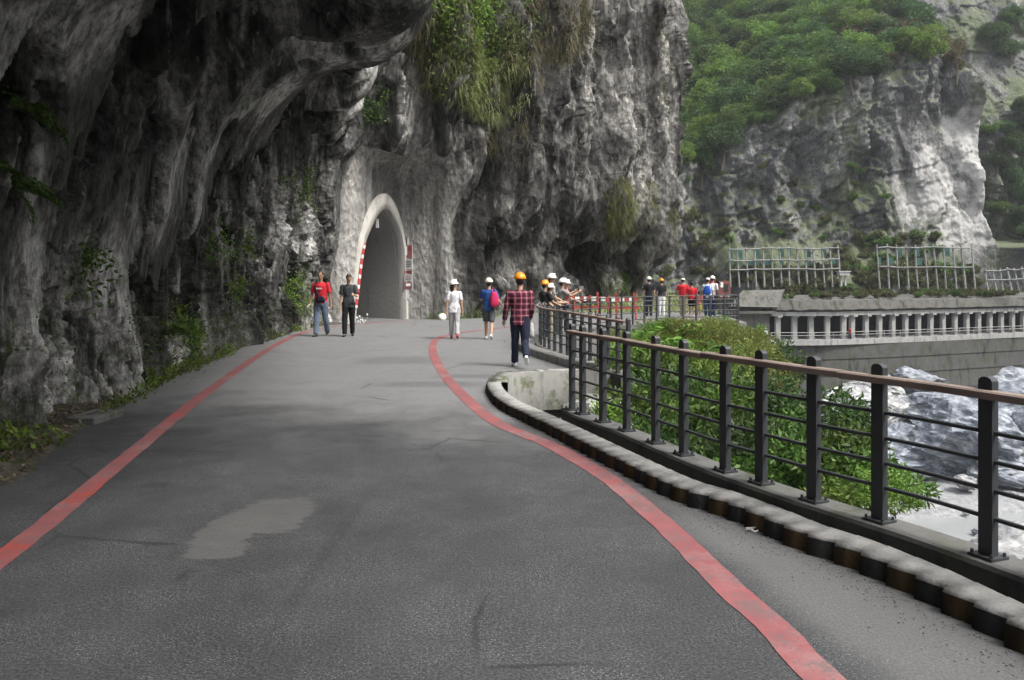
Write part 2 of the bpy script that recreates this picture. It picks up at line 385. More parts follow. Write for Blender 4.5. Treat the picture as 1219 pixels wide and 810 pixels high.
# white tee
r, W, hn, T = person(541, 403.5, 'person in a speckled white tee, pale grey trousers and white helmet, face turned right', 1.56, .05, ((6, 3), (-12, 20)), ((-3, 12, 8, 0), (-6, 10, 16, 0)), TEE_W, 'short', .80, LGREY, False, SH_R, 'long', H_WH, head=(58, 8), female=True)
p = W(hn[0]); q = Matrix.Rotation(.6, 3, 'Y') @ Matrix.Rotation(.3, 3, 'X')
m = MB().ell((0, 0, 0), (.118, .137, .128), 20, 10, z0=0, M=q).ell(q @ Vector((0, .012, .003)), (.128, .158, .014), 20, 6, M=q)
o = m.build('helmet', H_WH, None, True); o.location = p+Vector((-.10, -.02, -.14)); tag(o, 'spare white helmet carried low in the hand of the person in the white tee', 'helmet')
# blue tee with a magenta sack
r, W, hn, T = person(582, 404, 'person in a blue tee, grey shorts and cream helmet walking away', 1.62, -.05, ((10, 4), (-10, 24)), ((30, 16, 60, .1), (-4, 22, 62, -.1)), BLUE_T, 'short', .84, GREY_S, True, SH_W, 'short', H_CR)
bag('drawstring_bag', W((.17, -.17, 1.16)), (.115, .085, .21), MAG, 'magenta drawstring bag slung on the back of the person in the blue tee', 'bag', [W((.1, -.14, 1.3)), W((.1, -.1, 1.43)), W((.1, 0, 1.47)), W((.12, .1, 1.4))], rz=.3)
# the two coming towards us
r, W, hn, T = person(382, 400.5, 'person in a red tee and faded jeans walking towards the viewer', 1.84, PI-.12, ((-14, 10), (12, 6)), ((-10, 9, 10, 0), (4, 12, 16, 0)), RED_T, 'short', .88, JEANS, False, SH_B, 'short', None, skin=SKIN_T, width=1.06)
st = [W(v) for v in ((.14, .0, 1.455), (.13, .10, 1.36), (.07, .148, 1.2), (.0, .155, 1.08), (-.05, .15, 1.0), (-.12, .1, .98), (-.165, 0, 1.02), (-.1, -.12, 1.15), (.03, -.14, 1.3), (.14, -.03, 1.45))]
bag('shoulder_bag', W((-.06, .185, .99)), (.13, .05, .10), NYL, 'dark navy crossbody bag worn over the red tee', 'bag', st, rz=PI-.12)
m = MB()
for i, (w_, x_) in enumerate(((.028, -.07), (.024, -.035), (.03, 0), (.026, .037), (.028, .07))): m.box((x_, .1205+.02*(1-(x_/.12)**2)+.004, 1.285), (w_, .006, .042))
m.build('chest_print', WHITE_C, r)
p = W(hn[1]); m = MB().tube([(0, 0, -.1), (0, 0, .04), (0, 0, .07), (0, 0, .11)], [.031, .031, .014, .014], 10); o = m.build('water_bottle', H_WH, None, True); o.location = p+Vector((-.03, -.03, -.01)); o.rotation_euler = (.2, .75, 0)
tag(o, 'small white bottle in the hand of the person in the red tee', 'bottle')
r, W, hn, T = person(415, 400.5, 'person in a charcoal tee and black trousers looking down, one forearm raised', 1.78, PI+.1, ((-10, 5), (17, 8)), ((14, 14, 88, .35), (0, 7, 8, 0)), CHAR_T, 'short', .82, BLK_P, False, SH_B, 'short', None, head=(-20, -22), width=.96)
# leaning on the curved railing
g4 = 'visitors gathered at the curved railing'
person(0, 0, 'person in a dark tee and orange helmet at the curved railing', 1.55, -.9, ((0, 0), (0, 0)), ((30, 10, 40, .2), (30, 10, 40, .2)), BLK_T, 'short', .84, NAVY, False, SH_G, 'short', H_OR, group=g4, fine=False, loc=(.86, 21.0))
person(0, 1, 'tall person in a white helmet behind the others at the curved railing', 1.72, -1.5, ((0, 0), (0, 0)), ((20, 10, 40, .2), (20, 10, 40, .2)), GREY_T, 'short', .84, NAVY, False, SH_G, 'long', H_WH, group=g4, fine=False, loc=(1.10, 22.4))
person(0, 2, 'short person in an olive tee and white helmet between taller ones at the curved railing', 1.46, -1.2, ((0, 0), (0, 0)), ((40, 10, 50, .2), (40, 10, 50, .2)), OLIVE_T, 'short', .84, KHAKI, False, SH_G, 'short', H_WH, group=g4, fine=False, loc=(1.03, 21.6))
r, W, hn, T = person(0, 3, 'person in a grey tee and white helmet raising a camera over the curved railing', 1.60, -1.35, ((0, 0), (0, 0)), ((58, 12, 62, .15), (58, 12, 62, .15)), GREY_T, 'short', .84, NAVY, False, SH_G, 'short', H_WH, group=g4, fine=False, loc=(1.36, 22.75), lean=8)
p = (W(hn[0])+W(hn[1]))/2+Vector((.05, .0, .02)); o = MB().box((0, 0, 0), (.11, .05, .07), bev=.01).tube([(0, .02, 0), (0, .06, 0)], .022, 10).build('camera_body', BLK_P); o.name = 'compact_camera'; o.location = p; o.rotation_euler = (0, 0, -1.35); tag(o, 'small dark camera held up over the curved railing', 'camera')
person(0, 4, 'person half hidden at the far side of the group on the curved railing', 1.55, -1.5, ((0, 0), (0, 0)), ((30, 10, 40, .2), (30, 10, 40, .2)), PINK_C, 'short', .84, NAVY, False, SH_G, 'short', H_WH, group=g4, fine=False, loc=(1.62, 23.9))
# far visitors
g5 = 'visitors on the far platform'
person(772.5, 377, 'person in a black shirt and dark trousers with a white helmet on the far platform', 1.63, -.1, ((2, 0), (-3, 2)), ((0, 12, 20, .1), (0, 12, 20, .1)), BLK_T, 'short', .86, NAVY, False, SH_B, 'short', H_WH, group=g5, fine=False)
person(787.5, 376.5, 'person in a black top and white trousers with an orange helmet on the far platform', 1.56, .1, ((2, 0), (-2, 2)), ((0, 10, 30, .1), (0, 9, 14, 0)), BLK_T, 'short', .92, WHITE_C, False, SH_W, 'short', H_OR, group=g5, fine=False, female=True)
person(813, 376.5, 'person in a red shirt and khaki trousers with a white cap on the far platform', 1.60, -.2, ((2, 0), (-4, 4)), ((10, 14, 40, .2), (10, 14, 40, .2)), RED_T, 'short', .86, KHAKI, False, SH_W, 'short', H_WH, True, group=g5, fine=False, width=1.12)
person(823.5, 377, 'bare headed person in a red shirt and black shorts on the far platform', 1.45, -.3, ((4, 0), (-6, 6)), ((10, 12, 40, .1), (10, 14, 50, 0)), RED_T, 'short', .84, BLK_P, True, SH_W, 'short', None, group=g5, fine=False, width=1.08)
person(832, 377.5, 'small child in pink and yellow next to the person in red and black shorts', 1.05, -.5, ((0, 0), (-4, 4)), ((40, 20, 40, 0), (0, 10, 10, 0)), PINK_C, 'short', .84, YEL_C, True, SH_W, 'short', None, group=g5, fine=False)
r, W, hn, T = person(842.5, 378, 'person in a white tee and jeans carrying a blue backpack on the far platform', 1.62, -.35, ((2, 0), (-3, 2)), ((20, 16, 30, .1), (0, 8, 12, 0)), WHITE_C, 'short', .86, BLUEJ, False, SH_W, 'short', H_WH, True, group=g5, fine=False)
bag('backpack', W((0, -.2, 1.2)), (.15, .09, .2), BLUEB, 'blue backpack on the white tee of a far visitor', 'backpack', [W((.09, -.12, 1.32)), W((.1, -.05, 1.46)), W((.1, .08, 1.44))], rz=-.35)
person(848, 377, 'person in a pale shirt and white helmet right behind the one with the blue backpack', 1.66, -.6, ((2, 0), (-3, 2)), ((0, 10, 20, .1), (0, 10, 20, 0)), WHITE_C, 'short', .86, BLUEJ, False, SH_B, 'short', H_WH, group=g5, fine=False)

ORV = cloth('orange_vest', (.65, .2, .03)); g6 = 'workers at the far gallery'
for k, (x, y, lb, tp, hm) in enumerate(((33.4, 107.6, 'tiny figure in an orange vest at the near mouth of the far gallery', ORV, H_OR), (34.3, 107.9, 'tiny figure in white beside the orange vest at the far gallery mouth', WHITE_C, H_WH), (32.5, 107.7, 'tiny figure in a blue top left of the orange vest at the far gallery mouth', BLUE_T, H_WH), (47.0, 110.9, 'tiny red topped figure between the columns of the far gallery', RED_T, None))):
    r, W, hn, T = person(0, 20+k, lb, 1.7, -1.2+k, ((8, 4), (-10, 14)), ((10, 10, 20, 0), (-8, 10, 20, 0)), tp, 'long', .84, NAVY, False, SH_B, 'short', hm, group=g6, fine=False, loc=(x, y)); r.location.z = -7.15
# ------------------------------------------------------------------ setting materials
def rockmat(name, dark, mid, light, streak=(1.1, 1.1, .16), s1=.9, moss=0.0, mz=(0, 3), fine=1.0, pale=None, mott=.6, rs=(.36, .5, .63), bst=1.0):
    s = NT(name); v = s.obj()
    w = s.noise(s.mp(v, streak), s1, 7, .62, .6)
    big = s.noise(v, .22, 3, .5)
    f = s.ma('ADD', s.ma('MULTIPLY', w, .75), s.ma('MULTIPLY', big, .25))
    col = s.ramp(f, [(rs[0], dark), (rs[1], mid), (rs[2], light)])
    fi = s.noise(s.mp(v, (1, 1, .55)), 9.0*fine, 8, .74)
    col = s.mix(mott, col, s.ramp(fi, [(.38, .18), (.5, 1.0), (.62, 1.7)]), 'MULTIPLY')
    thin = s.noise(s.mp(v, (6*fine, 6*fine, .4*fine)), 1.0, 4, .6)             # black and white mineral runs
    col = s.mix(s.rng(thin, .60, .72, 0, .6), col, light)
    col = s.mix(s.rng(s.noise(s.mp(v, (3.5*fine, 3.5*fine, .25*fine), (4, 9, 2)), 1.0, 4, .6), .56, .68, 0, .75), col, dark)
    if pale: col = pale(s, v, col)
    if moss > 0:
        z = s.xyz(v)[2]
        mk = s.ma('MULTIPLY', s.rng(s.noise(v, 1.4, 6, .7), .48, .66), s.rng(z, mz[0], mz[1], 1.0, .12))
        col = s.mix(s.ma('MULTIPLY', mk, moss), col, s.mix(s.noise(v, 9, 3), (.03, .045, .012), (.075, .1, .022)))
    h = s.ma('ADD', s.noise(s.mp(v, (1, 1, .55)), 3.2*fine, 9, .68), s.ma('MULTIPLY', s.vor(s.mp(v, (1, 1, .6)), 5*fine), .5))
    return s.bsdf(col, .82, s.bump(h, bst, .22/fine), .35)
M_ROCK_A = rockmat('overhang_rock', (.013, .013, .013), (.105, .103, .098), (.46, .45, .43), (1.2, .5, .2), moss=.75, mz=(.2, 2.6), mott=.8, rs=(.43, .52, .60))
M_ROCK_B = rockmat('tunnel_cliff_rock', (.035, .034, .032), (.165, .16, .15), (.37, .355, .33), (1.1, 1.1, .11), .55, moss=.35, mz=(0, 1.2), fine=.6, mott=.75, rs=(.42, .51, .60))
def _marble(s, v, col):
    x = s.xyz(v)
    n1 = s.noise(v, .11, 6, .62, .5)
    mk = s.ma('MULTIPLY', s.rng(x[0], 63, 67), s.rng(x[0], 79, 82, 1, 0))
    edge = s.ma('SUBTRACT', s.ma('ADD', 29.5, s.ma('MULTIPLY', s.ma('SUBTRACT', x[0], 80), .62)), x[2])
    mk = s.ma('MULTIPLY', mk, s.rng(s.ma('ADD', edge, s.ma('MULTIPLY', s.ma('SUBTRACT', n1, .5), 22)), -1, 1.6))
    mk = s.ma('MULTIPLY', mk, s.rng(x[2], 4, 8))
    mk = s.ma('MULTIPLY', mk, s.rng(n1, .41, .49, .08, 1))
    wh = s.mix(s.noise(s.mp(v, (1, 1, .2)), .6, 6, .7), (.22, .218, .21), (.5, .49, .47))
    col = s.mix(mk, col, wh)
    nz = s.xyz(s.n('NewGeometry').outputs['Normal'])[2]
    gr = s.ma('MULTIPLY', s.ma('MAXIMUM', s.rng(s.noise(v, .085, 7, .68, .4), .50, .60), s.rng(nz, .3, .55)), s.ma('SUBTRACT', 1, mk))
    return s.mix(s.ma('MULTIPLY', gr, .7), col, s.mix(s.noise(v, 1.2, 4), (.04, .065, .018), (.085, .105, .035)))
M_MOUNT = rockmat('mountain_rock', (.045, .047, .049), (.105, .106, .105), (.215, .213, .208), (1, 1, .35), .16, fine=.4, pale=_marble, mott=.75, bst=.45)
def soilmat():
    s = NT('soil'); v = s.obj()
    col = s.ramp(s.noise(v, 5, 8, .7), [(.3, (.022, .02, .016)), (.5, (.06, .052, .04)), (.7, (.14, .125, .1))])
    col = s.mix(s.rng(s.noise(v, 1.1, 5, .7), .5, .62, 0, .8), col, (.045, .065, .016))
    return s.bsdf(col, .95, s.bump(s.noise(v, 18, 8, .7), .9, .05))
M_SOIL = soilmat()
def slopemat():
    s = NT('slope_earth'); v = s.obj()
    col = s.ramp(s.noise(v, .8, 8, .7), [(.3, (.03, .04, .014)), (.5, (.05, .055, .025)), (.72, (.16, .15, .12))])
    x = s.xyz(v)
    grav = s.ramp(s.noise(v, 1.6, 8, .75), [(.3, (.14, .145, .152)), (.55, (.27, .272, .275)), (.75, (.46, .455, .445))])
    col = s.mix(s.rng(x[2], -20.5, -18.5, 1, 0), col, grav)
    return s.bsdf(col, .95, s.bump(s.noise(v, 3, 8, .7), .8, .2))
M_SLOPE = slopemat()
def asphalt():
    s = NT('asphalt'); v = s.obj(); x = s.xyz(v)
    agg = s.noise(v, 62, 4, .8); spk = s.vor(v, 70)
    col = s.ramp(agg, [(.34, (.013, .0135, .014)), (.5, (.036, .037, .039)), (.66, (.078, .079, .082))])
    col = s.mix(s.ma('MULTIPLY', s.rng(s.noise(v, 120, 1, .5), .62, .70, 0, .85), s.rng(s.noise(v, 1.7, 5, .7), .4, .62, .15, 1)), col, (.28, .28, .27))
    wv = s.ma('ADD', s.ma('MULTIPLY', s.noise(s.mp(v, (1, .55, 1)), .32, 5, .6, .6), 1.0), s.ma('MULTIPLY', s.noise(v, 2.2, 6, .7), .16))
    col = s.mix(1.0, col, s.ramp(wv, [(.42, .74), (.56, 1.0), (.72, 1.35)]), 'MULTIPLY')
    # dusty, worn paving further on and along the kerb; slow borders broken by noise
    nb = s.noise(v, .8, 6, .65)
    dust = s.rng(s.ma('ADD', s.ma('MULTIPLY_ADD', x[0], .35, x[1]), s.ma('MULTIPLY', s.ma('SUBTRACT', nb, .5), 5.5)), 7.2, 11.0)
    col = s.mix(s.ma('MULTIPLY', dust, .6), col, s.mix(agg, (.115, .116, .115), (.31, .31, .306)))
    sidem = s.rng(s.ma('ADD', s.ma('MULTIPLY_ADD', x[1], .22, x[0]), s.ma('MULTIPLY', s.ma('SUBTRACT', nb, .5), .5)), 2.2, 2.55)
    col = s.mix(s.ma('MULTIPLY', s.ma('MULTIPLY', sidem, s.rng(x[1], 9.5, 11, 1, 0)), .45), col, s.mix(agg, (.10, .10, .098), (.22, .22, .215)))
    cr = s.vor(s.mix(.12, v, s.noise(v, 1.7, 4, .6, col=True)), .55, 'DISTANCE_TO_EDGE')
    crk = s.ma('MULTIPLY', s.rng(cr, .0, .012, 1, 0), s.rng(s.noise(v, .45, 3, .6), .52, .6))
    col = s.mix(s.ma('MULTIPLY', crk, .75), col, (.014, .014, .014))
    # pale scraped patch and the dark oil spot below it
    def spot(cx, cy, rx, ry, a, b, k=1.0, sc=2.5, am=.9, grain=False):
        dx = s.ma('DIVIDE', s.ma('SUBTRACT', x[0], cx), rx); dy = s.ma('DIVIDE', s.ma('SUBTRACT', x[1], cy), ry)
        d = s.ma('POWER', s.ma('ADD', s.ma('POWER', s.ma('ABSOLUTE', dx), 3), s.ma('POWER', s.ma('ABSOLUTE', dy), 3)), .333)
        d = s.ma('ADD', d, s.ma('MULTIPLY', s.ma('SUBTRACT', s.noise(s.mp(v, (1.0, 5.5, 1), (cx*.4, 0, 0)), sc, 6, .65), .5), am))
        g_ = s.ma('MULTIPLY', s.rng(d, a, b, 1, 0), k)
        return s.ma('MULTIPLY', g_, s.rng(s.noise(v, 22, 4, .75), .36, .56)) if grain else g_
    pale = (.075, .074, .072)
    for cx, cy, rx, ry in ((-1.72, 5.72, .29, .47), (-1.90, 5.45, .22, .42), (-1.85, 5.0, .2, .19)):
        col = s.mix(s.ma('MULTIPLY', spot(cx, cy, rx, ry, .86, .98, .85, 3.0, 1.1), s.rng(s.noise(s.mp(v, (1.5, 14, 1)), 1.0, 5, .7), .3, .45, .4, 1)), col, pale)
    for cx, cy, rx, ry, k in ((-1.87, 4.58, .05, .09, .9), (-2.92, 6.55, .11, .1, .8), (-2.3, 5.1, .06, .05, .7), (-2.72, 4.05, .16, .06, .8), (-1.15, 5.0, .05, 1.1, .5),
                              (-3.9, 8.6, .2, .1, .8), (-1.3, 12.6, .9, .35, .45), (-2.3, 16.2, .9, .8, .4), (-.6, 13.6, .8, .3, .4), (.1, 7.6, .55, .5, .28), (-.15, 5.9, .3, .6, .25), (.55, 17.6, .55, .5, .5)):
        col = s.mix(spot(cx, cy, rx, ry, .5, 1.3, k, 3, .9, True), col, (.022, .022, .023))
    ed = s.noise(v, 1.4, 6, .7)
    h = s.ma('ADD', s.ma('MULTIPLY', agg, .6), s.ma('MULTIPLY', spk, .5))
    return s.bsdf(col, s.rng(ed, .3, .7, .62, .85), s.bump(h, .5, .008), .35)
M_ASPH = asphalt()
def redpaint():
    s = NT('red_road_paint'); v = s.obj()
    col = s.mix(s.noise(v, 3, 6, .7), (.15, .033, .038), (.29, .105, .105))
    col = s.mix(s.rng(s.noise(v, 1.3, 5, .65), .52, .64, 0, .7), col, (.32, .05, .035))
    col = s.mix(s.rng(s.noise(v, .9, 6, .7), .5, .62, 0, .45), col, (.25, .17, .165))
    wear = s.rng(s.ma('ADD', s.ma('MULTIPLY', s.noise(v, 60, 4, .7), .5), s.ma('MULTIPLY', s.noise(v, 4.5, 5, .7), .5)), .50, .56, 0, .8)
    col = s.mix(wear, col, (.12, .09, .09))
    return s.bsdf(col, .7, s.bump(s.noise(v, 140, 3), .35, .006), .4)
M_RED = redpaint()
def concmat(name, lo, hi, moss=0.0, stain=.7, sc=1.0, spec=.3):
    s = NT(name); v = s.obj()
    col = s.mix(s.noise(v, 2.2*sc, 8, .65), lo, hi)
    col = s.mix(s.rng(s.noise(s.mp(v, (1, 1, .3)), 3.1*sc, 6, .7), .5, .68, 0, stain), col, tuple(k*.3 for k in lo))
    col = s.mix(s.rng(s.noise(v, 45*sc, 3, .6), .58, .7, 0, .5), col, tuple(k*.5 for k in lo))
    if moss: col = s.mix(s.ma('MULTIPLY', s.rng(s.noise(v, 2.6*sc, 7, .7), .5, .62), moss), col, (.05, .06, .02))
    return s.bsdf(col, .88, s.bump(s.noise(v, 22*sc, 7, .7), .5, .02/sc), spec)
M_CONC = concmat('kerb_concrete', (.22, .217, .205), (.36, .355, .34), .25, .45)
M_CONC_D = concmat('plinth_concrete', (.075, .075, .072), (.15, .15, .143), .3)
M_CONC_FACE = concmat('plinth_face', (.022, .022, .021), (.055, .055, .053), .3)  # plinth concrete darkened: shade on the road-side face put into the colour
M_CONC_W = concmat('drain_wall_concrete', (.13, .13, .12), (.23, .227, .21), .8)
M_KBLK = concmat('kerb_black_paint', (.012, .012, .012), (.03, .03, .029), .12, .5)
M_KYEL = concmat('kerb_yellow_paint', (.03, .02, .009), (.075, .044, .014), .1, .95)
M_CONC_PALE = concmat('portal_concrete', (.46, .44, .40), (.64, .61, .56), 0, .55, .8)
M_CONC_TUN = concmat('tunnel_lining', (.27, .262, .25), (.36, .35, .335), 0, .45, .3)

# ------------------------------------------------------------------ lines measured on the photograph, turned into ground plan
def line(px, z=0.0, step=.25, pre=(), post=()):
    return smooth_line(list(pre)+[G(x, y, z) for x, y in px]+list(post), step)
fence1_px = [(1167, 660), (1052, 622), (970, 597), (910, 577), (860, 560), (817, 543), (779, 527), (746, 513), (716, 502), (693, 493), (681, 488)]
FENCE1 = smooth_line([(4.1, -3.0), (3.62, 0.5), (3.18, 2.6)]+[G(x, y, .2) for x, y in fence1_px], .1)
FENCE2 = smooth_line([(1.85, 12.7), (1.36, 15.0), (1.06, 16.4), (.78, 17.8), (.66, 18.9), (.75, 20.1), (1.1, 21.6), (1.8, 23.3), (2.9, 25.1), (4.6, 26.9), (6.5, 28.2), (8.25, 29.0)], .1)
KERB1 = smooth_line([(3.6, -3.0), (3.1, 0.5), (2.62, 2.6)]+[G(x, y) for x, y in [(1135.5, 731), (1086.6, 706.7), (1015, 675), (958, 655), (909, 633), (855, 611), (802, 593), (718, 550), (671, 525), (634, 506), (604, 491), (588, 478), (583, 466), (590, 455)]]+[(.02, 13.15), (.42, 13.45), (.95, 13.6), (1.45, 13.5)], .05)
KERB2 = smooth_line([(1.5, 14.1), (1.2, 14.55), (.95, 15.2), (.62, 16.3), (.3, 17.6), (.12, 18.8), (.08, 20.0), (.3, 21.6)], .08)

# ------------------------------------------------------------------ road, paint, verge
bound_right = [tuple(p) for p in offset(FENCE1, .22)[::4]]+[(1.75, 9.6), (2.0, 11.5), (2.05, 12.7)]+[tuple(p) for p in offset(FENCE2, .2)[::4]]+[(8.55, 29.1), (8.9, 32), (9.4, 46), (12, 60)]
PLAT = np.array([(-9, -9.)]+[(4.5, -9.)]+bound_right+[(-9, 60.)])
m = MB()
ns = len(PLAT)
m.add([(x, y, 0) for x, y in PLAT]+[(x, y, -1.6) for x, y in PLAT], [tuple(range(ns))]+[(i, (i+1) % ns, ns+(i+1) % ns, ns+i) for i in range(ns)])
# the drain well between kerb and railing is cut out of the pavement, so the sheet follows the kerb there
road_edge = [tuple(p) for p in offset(KERB1, .12)]
plat_road = [(-9, -9.), (4.5, -9.)]
me = bpy.data.meshes.new('road'); bm = bmesh.new()
A_ = [(-9, -9.), (3.75, -9.)]+[tuple(p) for p in offset(KERB1, .12)]+[(1.75, 13.45), (2.05, 12.9)]+[tuple(p) for p in offset(FENCE2, .2)[::4]]+[(8.55, 29.1), (8.9, 32), (9.4, 46), (12, 60), (-9, 60)]
vs = [bm.verts.new((x, y, 0)) for x, y in A_]; lo = [bm.verts.new((x, y, -1.8)) for x, y in A_]
f = bm.faces.new(vs); n = len(vs)
for i in range(n): bm.faces.new((vs[i], vs[(i+1) % n], lo[(i+1) % n], lo[i]))
bmesh.ops.triangulate(bm, faces=[f]); bmesh.ops.recalc_face_normals(bm, faces=bm.faces); bm.to_mesh(me); bm.free()
tag(link('road', me, M_ASPH), kind='structure')
def painted(name, px, w, pre=(), post=(), z=.004):
    L = line(px, 0, .15, pre, post); V = []
    for k, o in enumerate((-w/2, w/2)):
        q = offset(L, o); V.append(np.c_[q+0, np.full(len(q), z)])
    V = np.stack(V, 1)
    V[:, :, :2] += (RNG.normal(size=V[:, :, :2].shape)*.004)
    tag(link(name, npmesh(name, V, gridq(len(L), 2)), M_RED), kind='structure')
painted('road_marking', [(0, 667), (130, 562), (240, 472), (296, 431.5), (330, 410), (356, 398), (378, 392), (404, 388.3), (430, 385.8), (462, 383.5), (484, 382.2)], .17, pre=[(-2.6, .5), (-2.85, 3.0)])
painted('road_marking', [(979, 810), (933, 758.7), (861, 693), (796, 630), (749, 589), (719, 566.5), (657.5, 531.4), (593.7, 504.8), (561.9, 481), (535, 454), (519.4, 430.5), (515, 414.5), (519, 405), (535, 399), (567, 394), (600, 390.5), (640, 387)], .18, pre=[(1.69, .5), (1.5, 2.0)], post=[(3.2, 28.5), (6.5, 31.5), (9.0, 34)])
# verge of earth between the asphalt and the rock
VERGE_IN = smooth_line([(-3.9, -6), (-4.0, 3.0)]+[G(x, y) for x, y in [(0, 585), (66, 536), (122, 499), (159, 477), (207, 451), (259, 429), (296, 412), (355, 394.5), (385, 388.5), (412, 386)]], .07)
nv = 26; V = np.zeros((len(VERGE_IN), nv, 3))
q2 = offset(VERGE_IN, 0)
wob = fbm(VERGE_IN[:, 0]*2, VERGE_IN[:, 1]*2, 0, 4, 3)*.09
for j in range(nv):
    t = j/(nv-1); q = offset(VERGE_IN, -(t*3.2)+0)+np.stack([wob*(1-t), wob*0], 1)
    hgt = .05*sst(t, 0, .08)+.35*t**1.3
    V[:, j, :2] = q; V[:, j, 2] = hgt+.05*sst(t, 0, .1)*fbm(q[:, 0]*4, q[:, 1]*4, 0, 5, 9)+.03*sst(t, 0, .05)*pn(q[:, 0]*14, q[:, 1]*14, 0, 2)-.015*(t == 0)
tag(link('verge', npmesh('verge', V, gridq(len(VERGE_IN), nv)), M_SOIL, smooth=True), kind='structure')
VERGE = V

# ------------------------------------------------------------------ kerbs, drain and plinths
def kerb(poly, name, w=.3, h=.17, block=.19, teeth=.05, top=M_CONC, until=None, rt=1):
    """saw-toothed kerb: blocks painted black and faded yellow in turn on the road face, bare concrete on top"""
    P = np.asarray(poly); d = np.r_[0, np.cumsum(np.linalg.norm(np.diff(P, axis=0), axis=1))]
    V = []; Fq = []; Mi = []
    nblk = int(d[-1]/block); t_ = np.gradient(P, axis=0); t_ /= np.linalg.norm(t_, axis=1)[:, None]; rgk = random.Random(4)
    q, ds, off = [], [], []
    for k in range(nblk):
        a, b = k*block, (k+1)*block; j = rgk.uniform(-.006, .006)
        for f_ in (0.0, .5, .985): ds.append(a+(b-a)*f_); off.append(-teeth*f_+j)
    ds = np.array(ds); px_k = np.interp(ds, d, P[:, 0]); py_k = np.interp(ds, d, P[:, 1]); tx = np.interp(ds, d, t_[:, 0]); ty = np.interp(ds, d, t_[:, 1])
    P = np.stack([px_k, py_k], 1); nr = np.stack([ty, -tx], 1); d = ds; inn = P+nr*w
    for i in range(len(P)):
        o = off[i]; fr = P[i]+nr[i]*o; fb = P[i]+nr[i]*(o-.012); ch = P[i]+nr[i]*(o+.012)
        z = h+.003*pn(d[i]*2, .5, 0, 4)
        V += [(fb[0], fb[1], -.02), (fr[0], fr[1], z-.022), (ch[0], ch[1], z), (inn[i][0], inn[i][1], h+.002*(i % 3)), (inn[i][0], inn[i][1], -.5)]
    for i in range(len(P)-1):
        k = int(d[i]/block+.002); b = i*5
        for j in range(4):
            Fq.append((b+j, b+j+1, b+j+6, b+j+5)); Mi.append((1+k % 2) if j == 0 and (until is None or d[i] < until) else 0)
    o = link(name, npmesh(name, V, Fq, Mi), [top, M_KBLK, M_KYEL]); return tag(o, kind='structure')
kl = np.r_[0, np.cumsum(np.linalg.norm(np.diff(KERB1, axis=0), axis=1))]
kerb(KERB1, 'kerb', .17, .13, .19, .05, until=float(kl[np.argmax(KERB1[:, 1] > 12.2)]))
kerb(KERB2, 'kerb', .26, .15, .3, .015, until=0)
M_DRAIN = concmat('drain_floor', (.2, .2, .19), (.4, .395, .38), .1, .5)
mid = []
k1 = offset(KERB1, .2)[:260]
fl = [tuple(p) for p in k1]+[(1.2, 13.4), (1.7, 13.3), (1.9, 11.5), (1.4, 9.8)]+[tuple(p) for p in offset(FENCE1, -.05)[::-1]]
me = bpy.data.meshes.new('drain'); bm = bmesh.new(); f = bm.faces.new([bm.verts.new((x, y, -.24)) for x, y in fl]); bmesh.ops.triangulate(bm, faces=[f]); bmesh.ops.recalc_face_normals(bm, faces=bm.faces)
bm.to_mesh(me); bm.free(); tag(link('drain_channel', me, M_DRAIN), kind='structure')
m = MB()
# retaining face at the far end of the drain, its top edge broken
ew = smooth_line([(-.10, 11.9), (-.1, 12.3), (-.04, 12.62), (.1, 12.95), (.45, 13.15), (.95, 13.28), (1.9, 13.2)], .06)
for i, p in enumerate(ew): pass
V = []
for i, p in enumerate(ew):
    t = .13+.035*pn(i*.35, .3, 0, 5)+.03*pn(i*.9, .3, 0, 6)
    a, b = offset(ew, .04)[i], offset(ew, -.22)[i]
    V += [(a[0], a[1], -.5), (a[0], a[1], t), (b[0], b[1], t+.01), (b[0], b[1], -.2)]
o = link('drain_wall', npmesh('drain_wall', V, [(i*4+j, i*4+j+1, i*4+j+5, i*4+j+4) for i in range(len(ew)-1) for j in range(3)]), M_CONC_W)
tag(o, kind='structure')
def plinth(poly, label, w=.26, h=.2, z0=-.9):
    p = np.asarray(poly)
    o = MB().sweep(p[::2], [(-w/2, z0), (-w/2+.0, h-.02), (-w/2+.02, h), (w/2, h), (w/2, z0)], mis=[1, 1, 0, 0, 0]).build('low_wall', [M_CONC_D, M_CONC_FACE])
    return tag(o, label, 'low wall')
e1 = smooth_line(np.vstack([FENCE1[::4], [[.70, 9.35], [.86, 9.65]]]), .1)
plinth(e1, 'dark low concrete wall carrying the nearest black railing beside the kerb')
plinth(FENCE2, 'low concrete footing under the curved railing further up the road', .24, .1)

# ------------------------------------------------------------------ rock on the left: wall and overhang above the road
def cliff_normals(P):
    du = np.gradient(P, axis=0); dv = np.gradient(P, axis=1); n = np.cross(du, dv); n /= np.linalg.norm(n, axis=2)[..., None]+1e-9
    return n
def wallx(Y): return np.interp(Y, [-12, 9.2, 11.3, 15.6, 21.8, 28.2, 30], [-5.9, -6.0, -6.1, -6.75, -7.2, -6.95, -6.9])
ys = np.r_[np.linspace(-10, 7.5, 60), np.linspace(7.5, 29.2, 780)[1:]]
L_ = np.interp(ys, [-10, 8, 11, 14, 17.4, 19.5, 22, 24, 26.5, 28, 30], [6.4, 5.6, 4.7, 4.2, 3.7, 3.1, 2.3, 1.7, .7, .3, .2])  # out-of-view near end of the overhang shaped to block light from the wall
H_ = np.interp(ys, [-10, 8, 12, 15, 17, 22, 26, 28, 30], [7.6, 7.5, 7.4, 7.25, 7.15, 7.3, 6.6, 6.6, 7.0])
H_ = H_+.35*pn(ys*.45, 3.3, 0, 3); L_ = L_+.45*pn(ys*.6, 8.3, 0, 3)*sst(ys, 15, 17)
